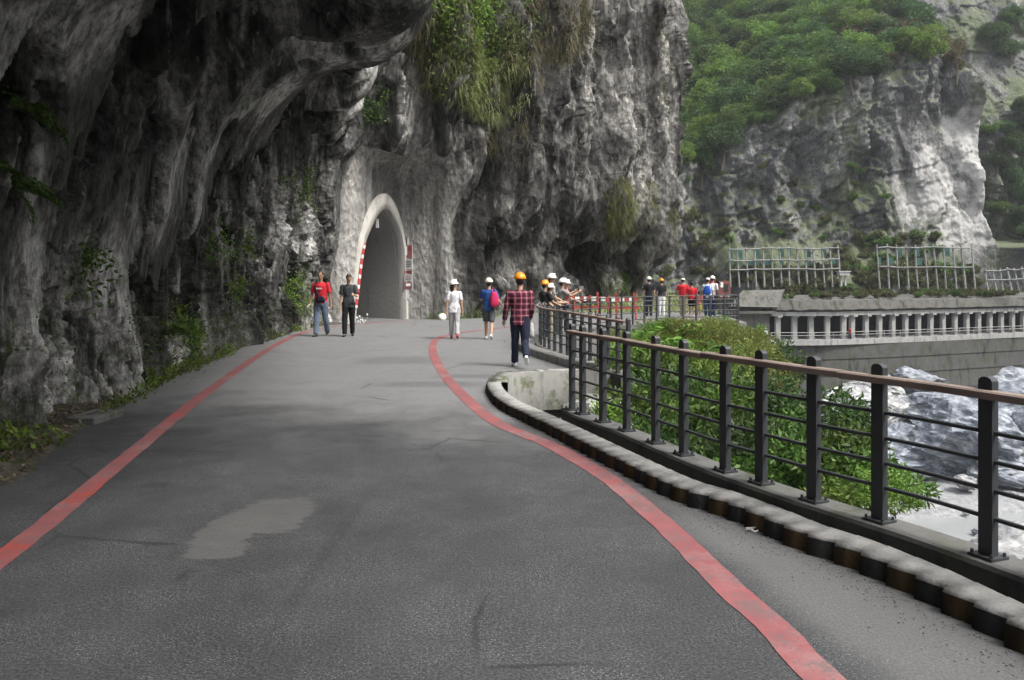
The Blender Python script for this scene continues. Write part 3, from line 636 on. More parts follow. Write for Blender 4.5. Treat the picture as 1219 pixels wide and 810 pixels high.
ts = np.r_[np.linspace(-.3, 3.0, 190), 3.0+np.linspace(0, 1, 210)[1:], 4.0+np.linspace(0, 1, 60)[1:], 5+np.linspace(0, 1, 30)[1:]]
P = np.zeros((len(ys), len(ts), 3)); xb = wallx(ys); arc = np.zeros((len(ys), len(ts)))
for j, t in enumerate(ts):
    if t <= 3: x = -.25*np.sin(max(0, t)/3*math.pi)+0*ys; z = t+0*ys
    elif t <= 4:
        a = (t-3)*math.pi/2; x = L_*(1-np.cos(a))**1.0; z = 3+(H_-3)*np.sin(a)
    elif t <= 5:
        a = (t-4)*math.pi; x = L_+.5*np.sin(a); z = H_+.7*(1-np.cos(a))
    else: x = L_-(t-5)*5; z = H_+1.4+(t-5)*26
    P[:, j] = np.stack([xb+x, ys, z], 1)
arc[:, 1:] = np.cumsum(np.linalg.norm(np.diff(P, axis=1), axis=2), axis=1)
N = cliff_normals(P)
if N[400, 100, 0] < 0: N = -N
U = np.repeat(ys[:, None], len(ts), 1); A = arc; Zv = P[..., 2]
up = sst(A, 3.2, 6.0)                    # 0 on the rough wall, 1 on the smooth hollowed ceiling
uw = U+.5*pn(U*.5, A*.35, 0, 41)+.9*up*pn(U*.3, A*.2, 0, 42)-.34*np.maximum(A-3, 0)*(1-.4*up)
D = (.75+.5*up)*rid(uw*.24, A*.10, 0, 1)+(.42+.4*up)*rid(uw*.55, A*.2, .7, 2)
D = D+(.30*rid(uw*1.15, A*.42, .2, 3)+.22*(1-2*np.abs(pn(uw*2.2, A*.75, .4, 4))))*(1-.55*up)
c1, c2, _ = cells(uw*1.7+.3*pn(U*2, A*2, 0, 50), A*.6, 5); D = D+(.55*np.minimum(c2-c1, .4)-.14)*(1-.6*up)
c1, c2, _ = cells(uw*4.2+.3*pn(U*4, A*4, 0, 51), A*1.6, 6); D = D+(.30*np.minimum(c2-c1, .4))*(1-.8*up)
c1, c2, _ = cells(uw*9.5+.3*pn(U*9, A*9, 0, 52), A*3.6, 7); D = D+.15*np.minimum(c2-c1, .45)*(1-.75*up)
D = D+.11*fbm(U*4, A*3, 0, 5, 9, .62)*(1-.6*up)+.05*rid(uw*5,A*2.0,.3,13)*(1-.8*up)
D = D+.26*facets(uw*1.3, A*.4, 61)*(1-.35*up)+.15*facets(uw*3.2+.2*pn(U*3, A*3, 0, 3), A*1.0, 62)*(1-.4*up)+.06*facets(uw*8, A*3.2, 63)*(1-.5*up)
D = D+(.24*rid(uw*2.7, A*.3, .1, 71)+.14*rid(uw*5.6, A*.75, .1, 72)+.07*rid(uw*11, A*2.2, .1, 73))*(1-up)
hole = sst(pn(uw*.62, A*.5, 0, 21), .42, .66)+.8*sst(pn(uw*1.5, A*1.0, 0, 22), .4, .62)*(1-.5*up)
hole = hole+.9*sst(pn(uw*1.6, A*.33, 0, 24), .3, .5)*(1-up)
D = D-.85*hole
D = D-.55
foot = sst(Zv, -.2, 2.2); D = D*(.45+.55*foot)+.18*(1-foot)
D = np.minimum(D, .85)
P2 = P+N*D[..., None]
tag(link('cliff', npmesh('cliff', P2, gridq(len(ys), len(ts))), M_ROCK_A), kind='structure')
CLIFF_A = P2

# ------------------------------------------------------------------ cliff with the tunnel
base = smooth_line([(-9.2, 27.4), (-7.9, 27.8), (-6.85, 28.0), (-5.75, 28.6), (-5.0, 30.0), (-4.25, 31.4), (-3.3, 31.3), (-2.5, 30.9), (-1.95, 32.0), (-.6, 34), (1.2, 37), (3.4, 40.5), (5.3, 43), (6.3, 45), (6.6, 50), (5.5, 62)], .05)
nb_ = len(base); sfr = np.linspace(0, 1, nb_)
ub = smooth_line([(-9.2, 26.6), (-7.9, 27.0), (-6.9, 27.3), (-5.9, 28.1), (-4.9, 29.1), (-4.1, 29.7), (-3.2, 29.6), (-2.4, 30.0), (-1.4, 31.0), (.3, 32.8), (2.6, 35.3), (4.8, 37.8), (6.8, 40.0), (7.7, 42.2), (7.8, 47), (6.4, 60)], .05)
ub = np.stack([np.interp(sfr, np.linspace(0, 1, len(ub)), ub[:, k]) for k in (0, 1)], 1)
zs = np.r_[np.linspace(-.5, 16, 430), np.linspace(16, 40, 90)[1:]]
zz = zs[None, :]; X0 = base[:, 0][:, None]
zlo = np.interp(base[:, 0], [-9, -6, -3, -1.5, 1, 4, 6.5], [4.6, 4.9, 4.2, 2.6, 2.8, 2.4, 1.6])[:, None]
zhi = np.interp(base[:, 0], [-9, -6, -3, -1.5, 1, 4, 6.5], [6.6, 6.9, 7.2, 6.6, 6.2, 5.2, 3.9])[:, None]
w = sst(zz, zlo, zhi)
P = np.zeros((nb_, len(zs), 3))
for k in (0, 1): P[..., k] = base[:, k][:, None]*(1-w)+ub[:, k][:, None]*w
P[..., 2] = zz
lean = np.maximum(zz-13, 0)*.12
P[..., 1] += lean
N = cliff_normals(P)
if N[nb_//2, 60, 1] > 0: N = -N
U = np.repeat(np.r_[0, np.cumsum(np.linalg.norm(np.diff(base, axis=0), axis=1))][:, None], len(zs), 1); A = np.repeat(zz, nb_, 0)
smoothz = sst(X0, -7.6, -6.9)*(1-sst(X0, -2.6, -1.7))*(1-sst(zz, 5.6, 7.2))    # sprayed, water-worn concrete-like face round the tunnel
uw = U+.45*pn(U*.5, A*.25, 0, 61)+.25*pn(U*1.6, A*.6, 0, 62)
hi_ = sst(zz, 5, 8)
D = 1.05*rid(uw*.28, A*.08, 0, 31)+.75*rid(uw*.62, A*.13, .3, 32)
R = .42*rid(uw*1.2, A*.22, .2, 33)+.2*rid(uw*2.4, A*.4, .4, 34)
c1, c2, _ = cells(uw*1.5, A*.32, 15); R = R+.34*np.minimum(c2-c1, .5)
c1, c2, _ = cells(uw*3.4, A*.7, 16); R = R+.2*np.minimum(c2-c1, .45)
c1, c2, _ = cells(uw*8, A*1.8, 17); R = R+.05*np.minimum(c2-c1, .45)
R = R+.42*facets(uw*.8, A*.2, 64)+.22*facets(uw*1.9, A*.42, 65)+.07*facets(uw*4.6, A*1.1, 66)
R = R+.06*fbm(U*3.5, A*2.0, 0, 5, 19, .6)+.05*rid(uw*4.5,A*1.1,.3,14)-.8*sst(pn(uw*.6, A*.22, 0, 23), .3, .6)
S = .42*rid(uw*.55+.1*A, A*.05, 0, 35)+.10*rid(uw*1.9, A*.12, 0, 36)+.012*pn(A*4.5, U*.4, 0, 2)+.02*fbm(U*3, A*3, 0, 3, 4)
D = (D+R)*(1-smoothz)+(S+.05*facets(uw*1.6, A*.5, 67))*smoothz
D = D-.35-.45*(1-smoothz)
PL, PR = np.array((-5.75, 28.6)), np.array((-4.25, 31.4)); PD = (PR-PL)/np.linalg.norm(PR-PL); PN = np.array((-PD[1], PD[0]))   # portal line and the way in
if PN[0] > 0: PN = -PN
PLEN = np.linalg.norm(PR-PL)
rel = P[..., :2]-PL; uu = rel @ PD
near = np.exp(-np.maximum(0, np.maximum(-uu-.1, uu-PLEN-.45))**2/.35)*(1-sst(zz, 4.6, 6.4))
D = D*(1-near)-.02*near
foot = sst(zz, -.2, 1.6); D = D*(.4+.6*foot)
P2 = P+N*D[..., None]
OPEN = [(.02, 0), (.10, 1.45), (.19, 2.75), (.29, 3.35), (.41, 3.87), (.52, 4.17), (.60, 4.25), (.69, 4.13), (.82, 3.72), (.92, 3.15), (.98, 2.2), (1.0, 0)]
OUT = [(-.06, 0), (.03, 1.45), (.10, 2.75), (.17, 3.48), (.29, 4.15), (.43, 4.62), (.58, 4.82), (.73, 4.58), (.87, 4.0), (.965, 3.25), (1.02, 2.2), (1.045, 0)]
def densify(o):
    q = smooth_line([(u*PLEN, z) for u, z in o], .12); n = 60
    L = np.r_[0, np.cumsum(np.linalg.norm(np.diff(q, axis=0), axis=1))]; s = np.linspace(0, L[-1], n)
    return np.stack([np.interp(s, L, q[:, k]) for k in (0, 1)], 1)
OI, OO = densify(OPEN), densify(OUT)
# open the rock behind the portal ring
rel = P2[..., :2]-PL; uu = rel @ PD; dd = rel @ PN; zc = P2[..., 2]
half = (OI+OO)/2
kl = half[:len(half)//2+2]; kr = half[len(half)//2-2:][::-1]
ztop = half[:, 1].max(); im = half[:, 1].argmax()
lefts = np.interp(zc, half[:im+1, 1], half[:im+1, 0]); rights = np.interp(zc, half[im:, 1][::-1], half[im:, 0][::-1])
inside = (uu > lefts) & (uu < rights) & (zc < ztop) & (np.abs(dd) < 1.8)
keep = ~(inside[:-1, :-1] & inside[1:, :-1] & inside[1:, 1:] & inside[:-1, 1:])
M_B2 = rockmat('sprayed_rock', (.10, .097, .09), (.26, .253, .238), (.48, .465, .435), (1.1, 1.1, .05), .7, moss=.3, mz=(0, .9), fine=1.0, mott=.4)
mi = (smoothz[:-1, :-1] > .55)
mi = np.broadcast_to(mi, keep.shape)[keep].astype(int)
tag(link('cliff', npmesh('cliff', P2, gridq(nb_, len(zs), keep), mi), [M_ROCK_B, M_B2]), kind='structure')
CLIFF_B = P2
# tunnel portal
def pw(u, z, d): p = PL+PD*u+PN*d; return (p[0], p[1], z)
portal = tag(empty('tunnel_portal', pw(PLEN/2, 0, 0)), 'pale concrete pointed arch of the road tunnel cut into the grey cliff', 'tunnel portal')
def inportal(o): o.parent = portal; o.matrix_parent_inverse = Matrix.Translation(portal.location).inverted(); return o
n = len(OI); V = []
for i in range(n):
    a, b = OI[i], OO[i]
    V += [pw(a[0], a[1], .3), pw(a[0], a[1], -.12), pw(b[0], b[1], -.12), pw(b[0], b[1], .9)]
me = npmesh('arch_surround', V, [(i*4+j, i*4+(j+1) % 4, i*4+4+(j+1) % 4, i*4+4+j) for i in range(n-1) for j in range(4)], [(1, 0, 0, 0)[j] for i in range(n-1) for j in range(4)])
inportal(link('arch_surround', me, [M_CONC_PALE, M_CONC_TUN]))
V = []; NS = 30
for k in range(NS+1):
    d = .28+k*.55; cx = PLEN*.52
    g = 1+.015*k
    for a in OI: V.append(pw(cx+(a[0]-cx)*g+.003*k*k, a[1]*1.0+.03, d))
Fq = gridq(NS+1, n); me = npmesh('tunnel_lining', V, Fq)
inportal(link('tunnel_lining', me, M_CONC_TUN, smooth=True))
V = []
for a in OI: V.append(pw(PLEN*.52+(a[0]-PLEN*.52)*1.4+2.7, a[1], .28+NS*.55))
me = bpy.data.meshes.new('end_wall'); me.from_pydata(V, [], [tuple(range(len(V)))]); inportal(link('end_wall', me, M_CONC_TUN))
m = MB(); r0, r1 = pw(-.0, .006, -.2), pw(PLEN, .006, -.2)
m.add([pw(.05, .006, -.1), pw(PLEN-.1, .006, -.1), pw(PLEN+3.5, .006, 18), pw(-1.5, .006, 18)], [(0, 1, 2, 3)])
inportal(m.build('tunnel_floor', M_ASPH))
# red and white warning strip on the left jamb
s = NT('hazard_stripes'); v = s.obj(); x = s.xyz(v)
st = s.ma('FRACT', s.ma('MULTIPLY', s.ma('ADD', x[2], s.ma('MULTIPLY', x[0], .6)), 2.6))
M_HAZ = s.bsdf(s.mix(s.ma('GREATER_THAN', st, .62), (.42, .05, .045), (.62, .56, .52)), .6)
m = MB()
for i in range(16):
    z = .55+i*.145; u = np.interp(z, OI[:im+1, 1], OI[:im+1, 0]); u2 = np.interp(z+.145, OI[:im+1, 1], OI[:im+1, 0])
    m.add([pw(u-.16, z, -.16), pw(u-.02, z, -.16), pw(u2-.02, z+.145, -.16), pw(u2-.16, z+.145, -.16)], [(0, 1, 2, 3)])
inportal(m.build('hazard_strip', M_HAZ))
M_LAMP = simple('lamp_metal', (.5, .5, .5), .5)
m = MB().tube([pw(1.15, 3.8, .2), pw(1.75, 3.85, .2)], .03).box(pw(1.75, 3.68, .2), (.1, .1, .32))
inportal(m.build('lamp_bracket', M_LAMP))
# ------------------------------------------------------------------ gorge ground: one sheet from under the road to beyond the far wall
def polydist(X, Y, P):
    d = np.full(X.shape, 1e9); ins = np.zeros(X.shape, bool); n = len(P)
    for i in range(n):
        a, b = P[i], P[(i+1) % n]; ab = b-a; L2 = ab @ ab+1e-12
        t = np.clip(((X-a[0])*ab[0]+(Y-a[1])*ab[1])/L2, 0, 1)
        d = np.minimum(d, np.hypot(X-a[0]-t*ab[0], Y-a[1]-t*ab[1]))
        c = ((a[1] > Y) != (b[1] > Y)); xi = a[0]+(Y-a[1])/(ab[1]+1e-12)*ab[0]; ins ^= c & (X < xi)
    return d, ins
PSM = PLAT[::3] if len(PLAT) > 150 else PLAT
def terrain(X, Y):
    X = np.asarray(X, float); Y = np.asarray(Y, float)
    d, ins = polydist(X, Y, PLAT)
    d = np.where(ins, 0, d)
    bay = sst(Y, 9.5, 13)*(1-sst(X, 8, 14))
    k = 2.1*(1-bay)+1.15*bay
    z = -.75-k*d+np.minimum(d, 3)*(.45*fbm(X*.45, Y*.45, 0, 4, 71))
    floor = -21.6+.5*fbm(X*.05, Y*.05, 0, 3, 72)+.16*fbm(X*.5, Y*.5, 0, 4, 73)-.9*sst(Y-.25*X, 58, 60)*(1-sst(Y-.25*X, 66, 69))
    z = np.maximum(z, floor)
    z = z+np.maximum(0, X-150)*.9
    return np.where(ins, -.75, z)
gx = np.r_[np.linspace(-300, -10, 30), np.linspace(-9, 14, 150), np.linspace(14, 60, 130)[1:], np.linspace(60, 400, 90)[1:]]
gy = np.r_[np.linspace(-300, -8, 30), np.linspace(-7, 34, 220), np.linspace(34, 125, 170)[1:], np.linspace(125, 420, 30)[1:]]
GX, GY = np.meshgrid(gx, gy, indexing='ij'); V = np.stack([GX, GY, terrain(GX, GY)], -1)
tag(link('terrain', npmesh('terrain', V, gridq(len(gx), len(gy))), M_SLOPE, smooth=True), kind='structure')
s = NT('river_water'); v = s.obj()
M_WATER = s.bsdf(s.mix(s.noise(v, .3, 4), (.2, .21, .21), (.3, .31, .31)), .25, s.bump(s.noise(v, 2, 4), .25, .1), .5)
me = bpy.data.meshes.new('river'); me.from_pydata([(10, 40, -21.95), (300, 40, -21.95), (300, 140, -21.95), (10, 140, -21.95)], [], [(0, 1, 2, 3)])
tag(link('river', me, M_WATER), kind='structure')

# ------------------------------------------------------------------ far side: wooded rock mountain
mxs = np.linspace(8, 175, 640); mzs = np.r_[np.linspace(-26, 60, 400), np.linspace(60, 115, 80)[1:]]
MX, MZ = np.meshgrid(mxs, mzs, indexing='ij')
ZR = np.interp(MX, [20, 34, 41, 50, 60, 67, 73, 79], [19, 22, 26.5, 32, 36, 38, 39.5, 34])+2.5*fbm(MX*.12, MZ*0, 0, 3, 80)
def mount_y(X, Z, Zr):
    y = 133+.13*(Z-6)
    y = y+np.maximum(0, Z-Zr)*1.25
    shelf = sst(X, 30, 36); gy = np.interp(X, [30, 46, 60, 72, 108, 140], [109.5, 111.3, 116.3, 121.4, 136.5, 150])+7.8
    t = sst((9+2.5*fbm(X*.16, Z*0, 0, 3, 8)-Z)/10.0, 0, 1)
    y = np.where(X > 30, y*(1-shelf*t)+np.minimum(gy, y+20)*shelf*t, y)
    y = y-7*(1-sst(X, 8, 34))*(1-sst(Z, 30, 60))
    xe = 79.5+.10*np.clip(20-Z, 0, 30)+1.6*pn(Z*.12, 3.3, 0, 81)
    back = sst(X, xe, xe+4)*(Z > 6.5)*sst(Z, 6, 9)
    y = y+back*(24+.08*np.maximum(Z-8, 0))-back*np.maximum(0, Z-Zr)*1.2
    return y
MY = mount_y(MX, MZ, ZR)
rk = 1-.6*sst(MZ, ZR, ZR+5)
dm = 4.2*rid(MX*.045+.3*pn(MX*.03, MZ*.03, 0, 5), MZ*.03, 0, 82)+2.2*rid(MX*.11+.012*MZ, MZ*.06, .3, 83)
c1, c2, cid = cells(MX*.16+.5*pn(MX*.06, MZ*.06, 0, 84), MZ*.13, 85); dm = dm+2.0*(cid-.5)+1.1*np.minimum(c2-c1, .5)
c1, c2, cid = cells(MX*.42, MZ*.34, 86); dm = dm+.9*(cid-.5)+.7*np.minimum(c2-c1, .5)
dm = dm+.5*rid(MX*.5, MZ*.16, .3, 87)+.45*fbm(MX*.9, MZ*.7, 0, 4, 88)
dm = dm+.25*rid((MX+MZ*.6)*.35, (MZ-MX*.4)*.9, .2, 89)*(1-sst(MX, 60, 64)*.5)
dm = dm+1.8*facets(MX*.16+.02*MZ, MZ*.1, 91)+1.0*facets(MX*.34+.3*pn(MX*.1, MZ*.1, 0, 6), MZ*.13, 92)+.35*facets(MX*.95, MZ*.36, 93)
dm = dm*(1-.6*sst(MX, 61, 66)*(1-sst(MX, 80, 83))*(1-sst(MZ, 26, 33)))
dm = dm*rk*(1-.85*sst(MX, 30, 34)*(1-sst(MZ, 3, 11)))
MP = np.stack([MX, MY-dm+1.6, MZ], -1)
tag(link('mountain', npmesh('mountain', MP, gridq(len(mxs), len(mzs))), M_MOUNT), kind='structure')
def mount_pt(x, z):
    i = int(np.argmin(abs(mxs-x))); j = int(np.argmin(abs(mzs-z))); return Vector(MP[i, j])
# the gorge closes behind the camera's left and right too
hx = np.linspace(0, 1, 60); hz = np.linspace(-24, 90, 40); HU, HZ = np.meshgrid(hx, hz, indexing='ij')
px_ = np.interp(HU, [0, .25, .6, 1], [172, 120, 70, 40]); py_ = np.interp(HU, [0, .25, .6, 1], [175, 60, -40, -140])
rr = fbm(px_*.03, py_*.03, HZ*.03, 5, 90)*14
V = np.stack([px_+np.maximum(HZ+10, 0)*.55+rr, py_+rr*.3, HZ], -1)
tag(link('hillside', npmesh('hillside', V, gridq(60, 40)), M_MOUNT, smooth=True), kind='structure')

# ------------------------------------------------------------------ avalanche gallery on the far bank
M_GC = concmat('gallery_concrete', (.25, .25, .243), (.38, .375, .36), .15, .75, .5)
M_GW = concmat('retaining_concrete', (.04, .04, .038), (.115, .115, .11), .5, .9, .3)
M_GR = concmat('gallery_roof_concrete', (.07, .068, .063), (.155, .15, .14), .6, .85, .4)
M_DARK = simple('gallery_dark_wall', (.012, .012, .012), .95)  # back wall near black, the shade inside the gallery painted in
GA, GB, GC_, GD = Vector((36.6, 110.0)), Vector((46.2, 111.3)), Vector((47.6, 111.6)), Vector((108, 136.5))
gal = tag(empty('road_gallery', (46.5, 111.4, -7.3)), 'long grey concrete road gallery with open columns across the gorge', 'gallery')
def ingal(o): o.parent = gal; o.matrix_parent_inverse = Matrix.Translation(gal.location).inverted(); return o
gl = [(27.5, 109.0), tuple(GA), tuple(GB), tuple(GC_), tuple(GD)]
gl = [Vector(p) for p in gl]
def along(a, b, n): return [a+(b-a)*(i/(n-1)) for i in range(n)]
rl = smooth_line([tuple(GA-Vector((1.2, .2))), tuple(GB), tuple((GC_+Vector((30, 12.3)))), tuple(GD)], 1.0)
zj = [.12*pn(i*.7, .2, 0, 3)+.1*pn(i*2.1, .2, 0, 4) for i in range(len(rl))]
rl3 = [(p[0], p[1], zj[i]) for i, p in enumerate(rl)]
ingal(MB().sweep(rl3, [(.9, -3.0), (.55, -1.75), (-6.5, -1.1), (-6.5, -2.2), (.2, -3.25)]).build('roof', M_GR))
ingal(MB().sweep([(p[0], p[1]) for p in rl], [(.5, -3.85), (.5, -3.3), (-.5, -3.3), (-.5, -3.85)]).build('beam', M_GC))
ingal(MB().sweep([(p[0], p[1]) for p in rl], [(.6, -7.9), (.6, -7.15), (-6.5, -7.15), (-6.5, -7.9)]).build('deck', M_GC))
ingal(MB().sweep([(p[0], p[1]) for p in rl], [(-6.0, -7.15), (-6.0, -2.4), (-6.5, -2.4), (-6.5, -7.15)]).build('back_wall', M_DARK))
cols = [GA+(GB-GA)*t for t in (0, .25, .5, .745)]
cm = None
def column(p, d, wd):
    m = MB().box((0, 0, -5.5), (wd, .5, 3.3)).box((0, 0, -7.0), (wd*1.12, .6, .3)).box((0, -.25, -3.9), (wd*1.05, 1.0, .3))
    return m.mesh('column')
me0 = column(0, 0, .68)
def put_col(p, d):
    o = bpy.data.objects.new('column', me0); COL.objects.link(o)
    if not me0.materials: me0.materials.append(M_GC)
    o.parent = gal; o.location = (p.x-gal.location.x, p.y-gal.location.y, 7.3); o.rotation_euler = (0, 0, math.atan2(d.y, d.x))
d1 = (GB-GA).normalized(); d2 = (GD-GC_).normalized()
for t in (0, .25, .5, .75, 1): put_col(GA+(GB-GA)*t, d1)
k = 0
while True:
    p = GC_+d2*(2.5*k)
    if k > 23: break
    q = np.interp(p.x, rl[:, 0], rl[:, 1]); put_col(Vector((p.x, q)), d2); k += 1
m = MB()
for h in (-6.15, -6.55): m.tube([(p[0]+.1, p[1]-.5, h) for p in rl[::2]], .05, 5)
for p in rl[::3]: m.tube([(p[0]+.1, p[1]-.5, -7.15), (p[0]+.1, p[1]-.5, -6.1)], .05, 5)
ingal(m.build('railing', M_GC))
ingal(MB().box((31.6, 108.6, -7.55), (7.4, 3.6, .8)).build('forecourt', M_GC))
# sloping end slab of the roof and the panel wall beyond
m = MB(); P0 = [AT(868, 365, 107.5), AT(926, 366, 108.3), AT(934, 345, 110.5), AT(884, 346, 110)]
m.add(P0+[p+Vector((.3, 2.0, -.4)) for p in P0], [(0, 1, 2, 3), (4, 7, 6, 5), (0, 4, 5, 1), (1, 5, 6, 2), (2, 6, 7, 3), (3, 7, 4, 0)])
ingal(m.build('end_slab', M_GR))
tag(MB().box(AT(893, 386, 109.4), (5.2, .6, 4.6), .08).box(AT(890, 372, 108.6), (7.6, 1.0, .35), .08).build('portal_wall', M_GR), 'short stained concrete wall at the near end of the gallery', 'wall')
rw = smooth_line([(30, 110.0), tuple(GA+Vector((0, .1))), tuple(GB+Vector((0, .1))), (60, 116.3), (72, 121.4), (108, 136.5)], 1.0)
m = MB(); prof = [(.35, -7.92), (.42, -9.9), (.30, -9.95), (.45, -12.2), (.33, -12.25), (.55, -14.8), (.42, -14.85), (.9, -24), (-1.2, -24), (-1.2, -7.92)]
tag(m.sweep(rw, prof).build('retaining_wall', M_GW), 'tall stained concrete retaining wall under the far gallery', 'retaining wall')

def roof_pt():
    i = random.randrange(len(rl)-1); q = rl[i]; o = random.uniform(-6.3, .1)
    t = (rl[i+1]-rl[i]); t = t/np.linalg.norm(t); return Vector((q[0]+t[1]*o, q[1]-t[0]*o, -1.75+.65*min(1, (.55-o)/7+.3)))
# lattices of concrete posts holding the slope above the gallery
M_LAT = concmat('lattice_concrete', (.15, .15, .145), (.29, .29, .28), .3, .7, .9)
M_NET = simple('green_net', (.03, .085, .07), .8)
def lattice(x0, x1, y_top0, y_top1, y_bot, n, Y, label, rows, bent=.4):
    tops = [AT(x0+(x1-x0)*i/(n-1), y_top0+(y_top1-y_top0)*i/(n-1)+random.uniform(-.8, .8), Y+random.uniform(-.2, .2)) for i in range(n)]
    root = tag(empty('slope_lattice', (tops[0].x, Y, AT(x0, y_bot, Y).z)), label, 'slope barrier', 'post barriers above the gallery')
    def inn(o): o.parent = root; o.matrix_parent_inverse = Matrix.Translation(root.location).inverted(); return o
    bots = []
    for t in tops:
        b = t.copy(); b.z = AT(0, y_bot, Y).z-1.0; b.y -= 1.0; b.x += random.uniform(-.12, .12); bots.append(b)
        inn(MB().tube([b, b.lerp(t, .5)+Vector((random.uniform(-.06, .06), 0, 0)), t+Vector((random.uniform(-.1, .1), 0, .15))], .14*random.uniform(.8, 1.15), 5).build('post', M_LAT))
    for f in rows:
        a = [bots[i].lerp(tops[i], f)+Vector((0, -.25, random.uniform(-.06, .06))) for i in range(n)]
        inn(MB().tube(a, .11, 5).build('rail', M_LAT))
    for i in range(n-1):
        for lo, hi in ((.55, .72), (.75, .97)):
            if random.random() < .45:
                q = [bots[i].lerp(tops[i], lo), bots[i+1].lerp(tops[i+1], lo), bots[i+1].lerp(tops[i+1], hi), bots[i].lerp(tops[i], hi)]
                k = random.uniform(.4, 1); q = [p+Vector((0, .25, 0)) for p in q]; q[1] = q[0].lerp(q[1], k); q[2] = q[3].lerp(q[2], k)
                inn(MB().add(q+[p+Vector((0, .05, 0)) for p in q], [(0, 1, 2, 3), (7, 6, 5, 4)]).build('net', M_NET))
    return root
lattice(868, 998, 296, 294, 334, 14, 119.5, 'pale post and rail lattice with green netting over the left end of the gallery', (.45, .68, .97))
lattice(1044, 1156, 292, 293, 336, 11, 120.5, 'pale post lattice on the slope below the white marble face', (.5, .95))
lattice(1172, 1225, 321, 319, 338, 7, 121.5, 'short dark post lattice under the rock hollow furthest along the gallery', (.5, .95))
M_SHED = simple('shed_white', (.5, .5, .5), .7)
m = MB(); c = AT(1004, 326, 118.6); m.box(c, (1.5, 1.0, .5)).box(c+Vector((0, 0, .32)), (1.8, 1.3, .12)).box(c+Vector((-.3, 0, -1.0)), (.2, .2, 1.6)).box(c+Vector((.3, 0, -1.0)), (.2, .2, 1.6))
tag(m.build('utility_box', M_SHED), 'small pale box on posts beside the green netted lattice', 'utility box')

# ------------------------------------------------------------------ marble blocks along the river
def marble(name, a, b):
    s = NT(name); v = s.obj()
    wv = s.noise(s.mp(v, (.5, .5, 1.6), rot=(.5, .5, .2)), .9, 7, .65, 1.6)
    col = s.ramp(wv, [(.33, (.05, .06, .08)), (.46, a), (.58, b), (.70, (.55, .56, .57))])
    col = s.mix(s.rng(s.noise(v, .5, 6, .7), .52, .6, 0, .5), col, (.1, .1, .095))
    return s.bsdf(col, .6, s.bump(s.noise(v, 1.4, 8, .7), .7, .25), .4)
M_MARB = marble('blue_grey_marble', (.15, .168, .20), (.28, .30, .33))
M_MARB2 = marble('white_marble', (.24, .24, .24), (.40, .40, .39))
def boulder(c, r, seed, m, label, group='marble boulders by the river', sub=5):
    bm = bmesh.new(); bmesh.ops.create_icosphere(bm, subdivisions=sub, radius=1); bm.verts.ensure_lookup_table()
    C = np.array([v.co for v in bm.verts]); rg = np.random.default_rng(seed)
    k = rg.normal(size=(16, 3)); k /= np.linalg.norm(k, axis=1)[:, None]; h = rg.uniform(.62, .95, 16)
    s_ = np.ones(len(C))
    for i in range(16):
        dt = C @ k[i]; s_ = np.where(dt > h[i], np.minimum(s_, h[i]/np.maximum(dt, .01)), s_)
    C = C*s_[:, None]; C = C*(1+.10*rid(C[:, 0]*2, C[:, 1]*2, C[:, 2]*5, seed)+.05*fbm(C[:, 0]*5, C[:, 1]*5, C[:, 2]*7, 3, seed))[:, None]
    for v, q in zip(bm.verts, C): v.co = (q[0]*r[0], q[1]*r[1], q[2]*r[2])
    me = bpy.data.meshes.new('boulder'); bm.to_mesh(me); bm.free()
    o = link('boulder', me, m, smooth=False); o.location = c; o.rotation_euler = (rg.uniform(-.3, .3), rg.uniform(-.3, .3), rg.uniform(0, 6))
    return tag(o, label, 'boulder', group)
for i, (px, py, Y, r, mm, lb) in enumerate([
    (1150, 530, 93, (9, 6, 5), 0, 'big blue grey banded marble boulder above the river gravel'),
    (1075, 548, 95, (6.5, 5, 4), 0, 'blue grey marble boulder with swirling bands beside the leafy shrubs'),
    (1205, 505, 97, (8, 6, 6.5), 0, 'steep blue grey marble boulder seen behind the last railing post'),
    (1120, 490, 101, (7, 5, 3.4), 0, 'grey marble slab lying below the retaining wall'),
    (1020, 500, 100, (6, 4, 4.4), 1, 'white marble block leaning below the retaining wall'),
    (1040, 470, 106, (4.5, 3, 3), 1, 'small white marble block at the foot of the retaining wall'),
    (985, 530, 97, (5, 4, 4), 0, 'blue grey marble boulder half hidden by shrubs'),
    (1195, 560, 88, (4.2, 3, 1.6), 0, 'low blue grey marble boulder at the edge of the gravel'),
    (1250, 540, 92, (8, 6, 6), 0, 'blue grey marble boulder at the right edge of the riverbank'),
    (1195, 655, 62, (4.4, 3.4, 1.5), 1, 'cream white boulder low in the river bed behind the nearest post'),
    (1090, 455, 109, (4, 3, 2.2), 0, 'dark grey rock slab against the retaining wall'),
    (1150, 575, 85, (1.6, 1.3, .8), 1, 'small pale boulder lying on the river gravel')]):
    boulder(AT(px, py, Y), r, 40+i, (M_MARB, M_MARB2)[mm], lb)

rb = random.Random(9)
for i in range(22):
    px, py = rb.uniform(1090, 1240), rb.uniform(560, 640); Y = F*(CH+21.6)/(py-HOR); r_ = rb.uniform(.25, .8)
    boulder(AT(px, py, Y), (r_*1.3, r_, r_*.7), 80+i, (M_MARB, M_MARB2)[i % 2], 'small loose stone scattered on the river gravel below the railing', 'stones on the river gravel', 3)
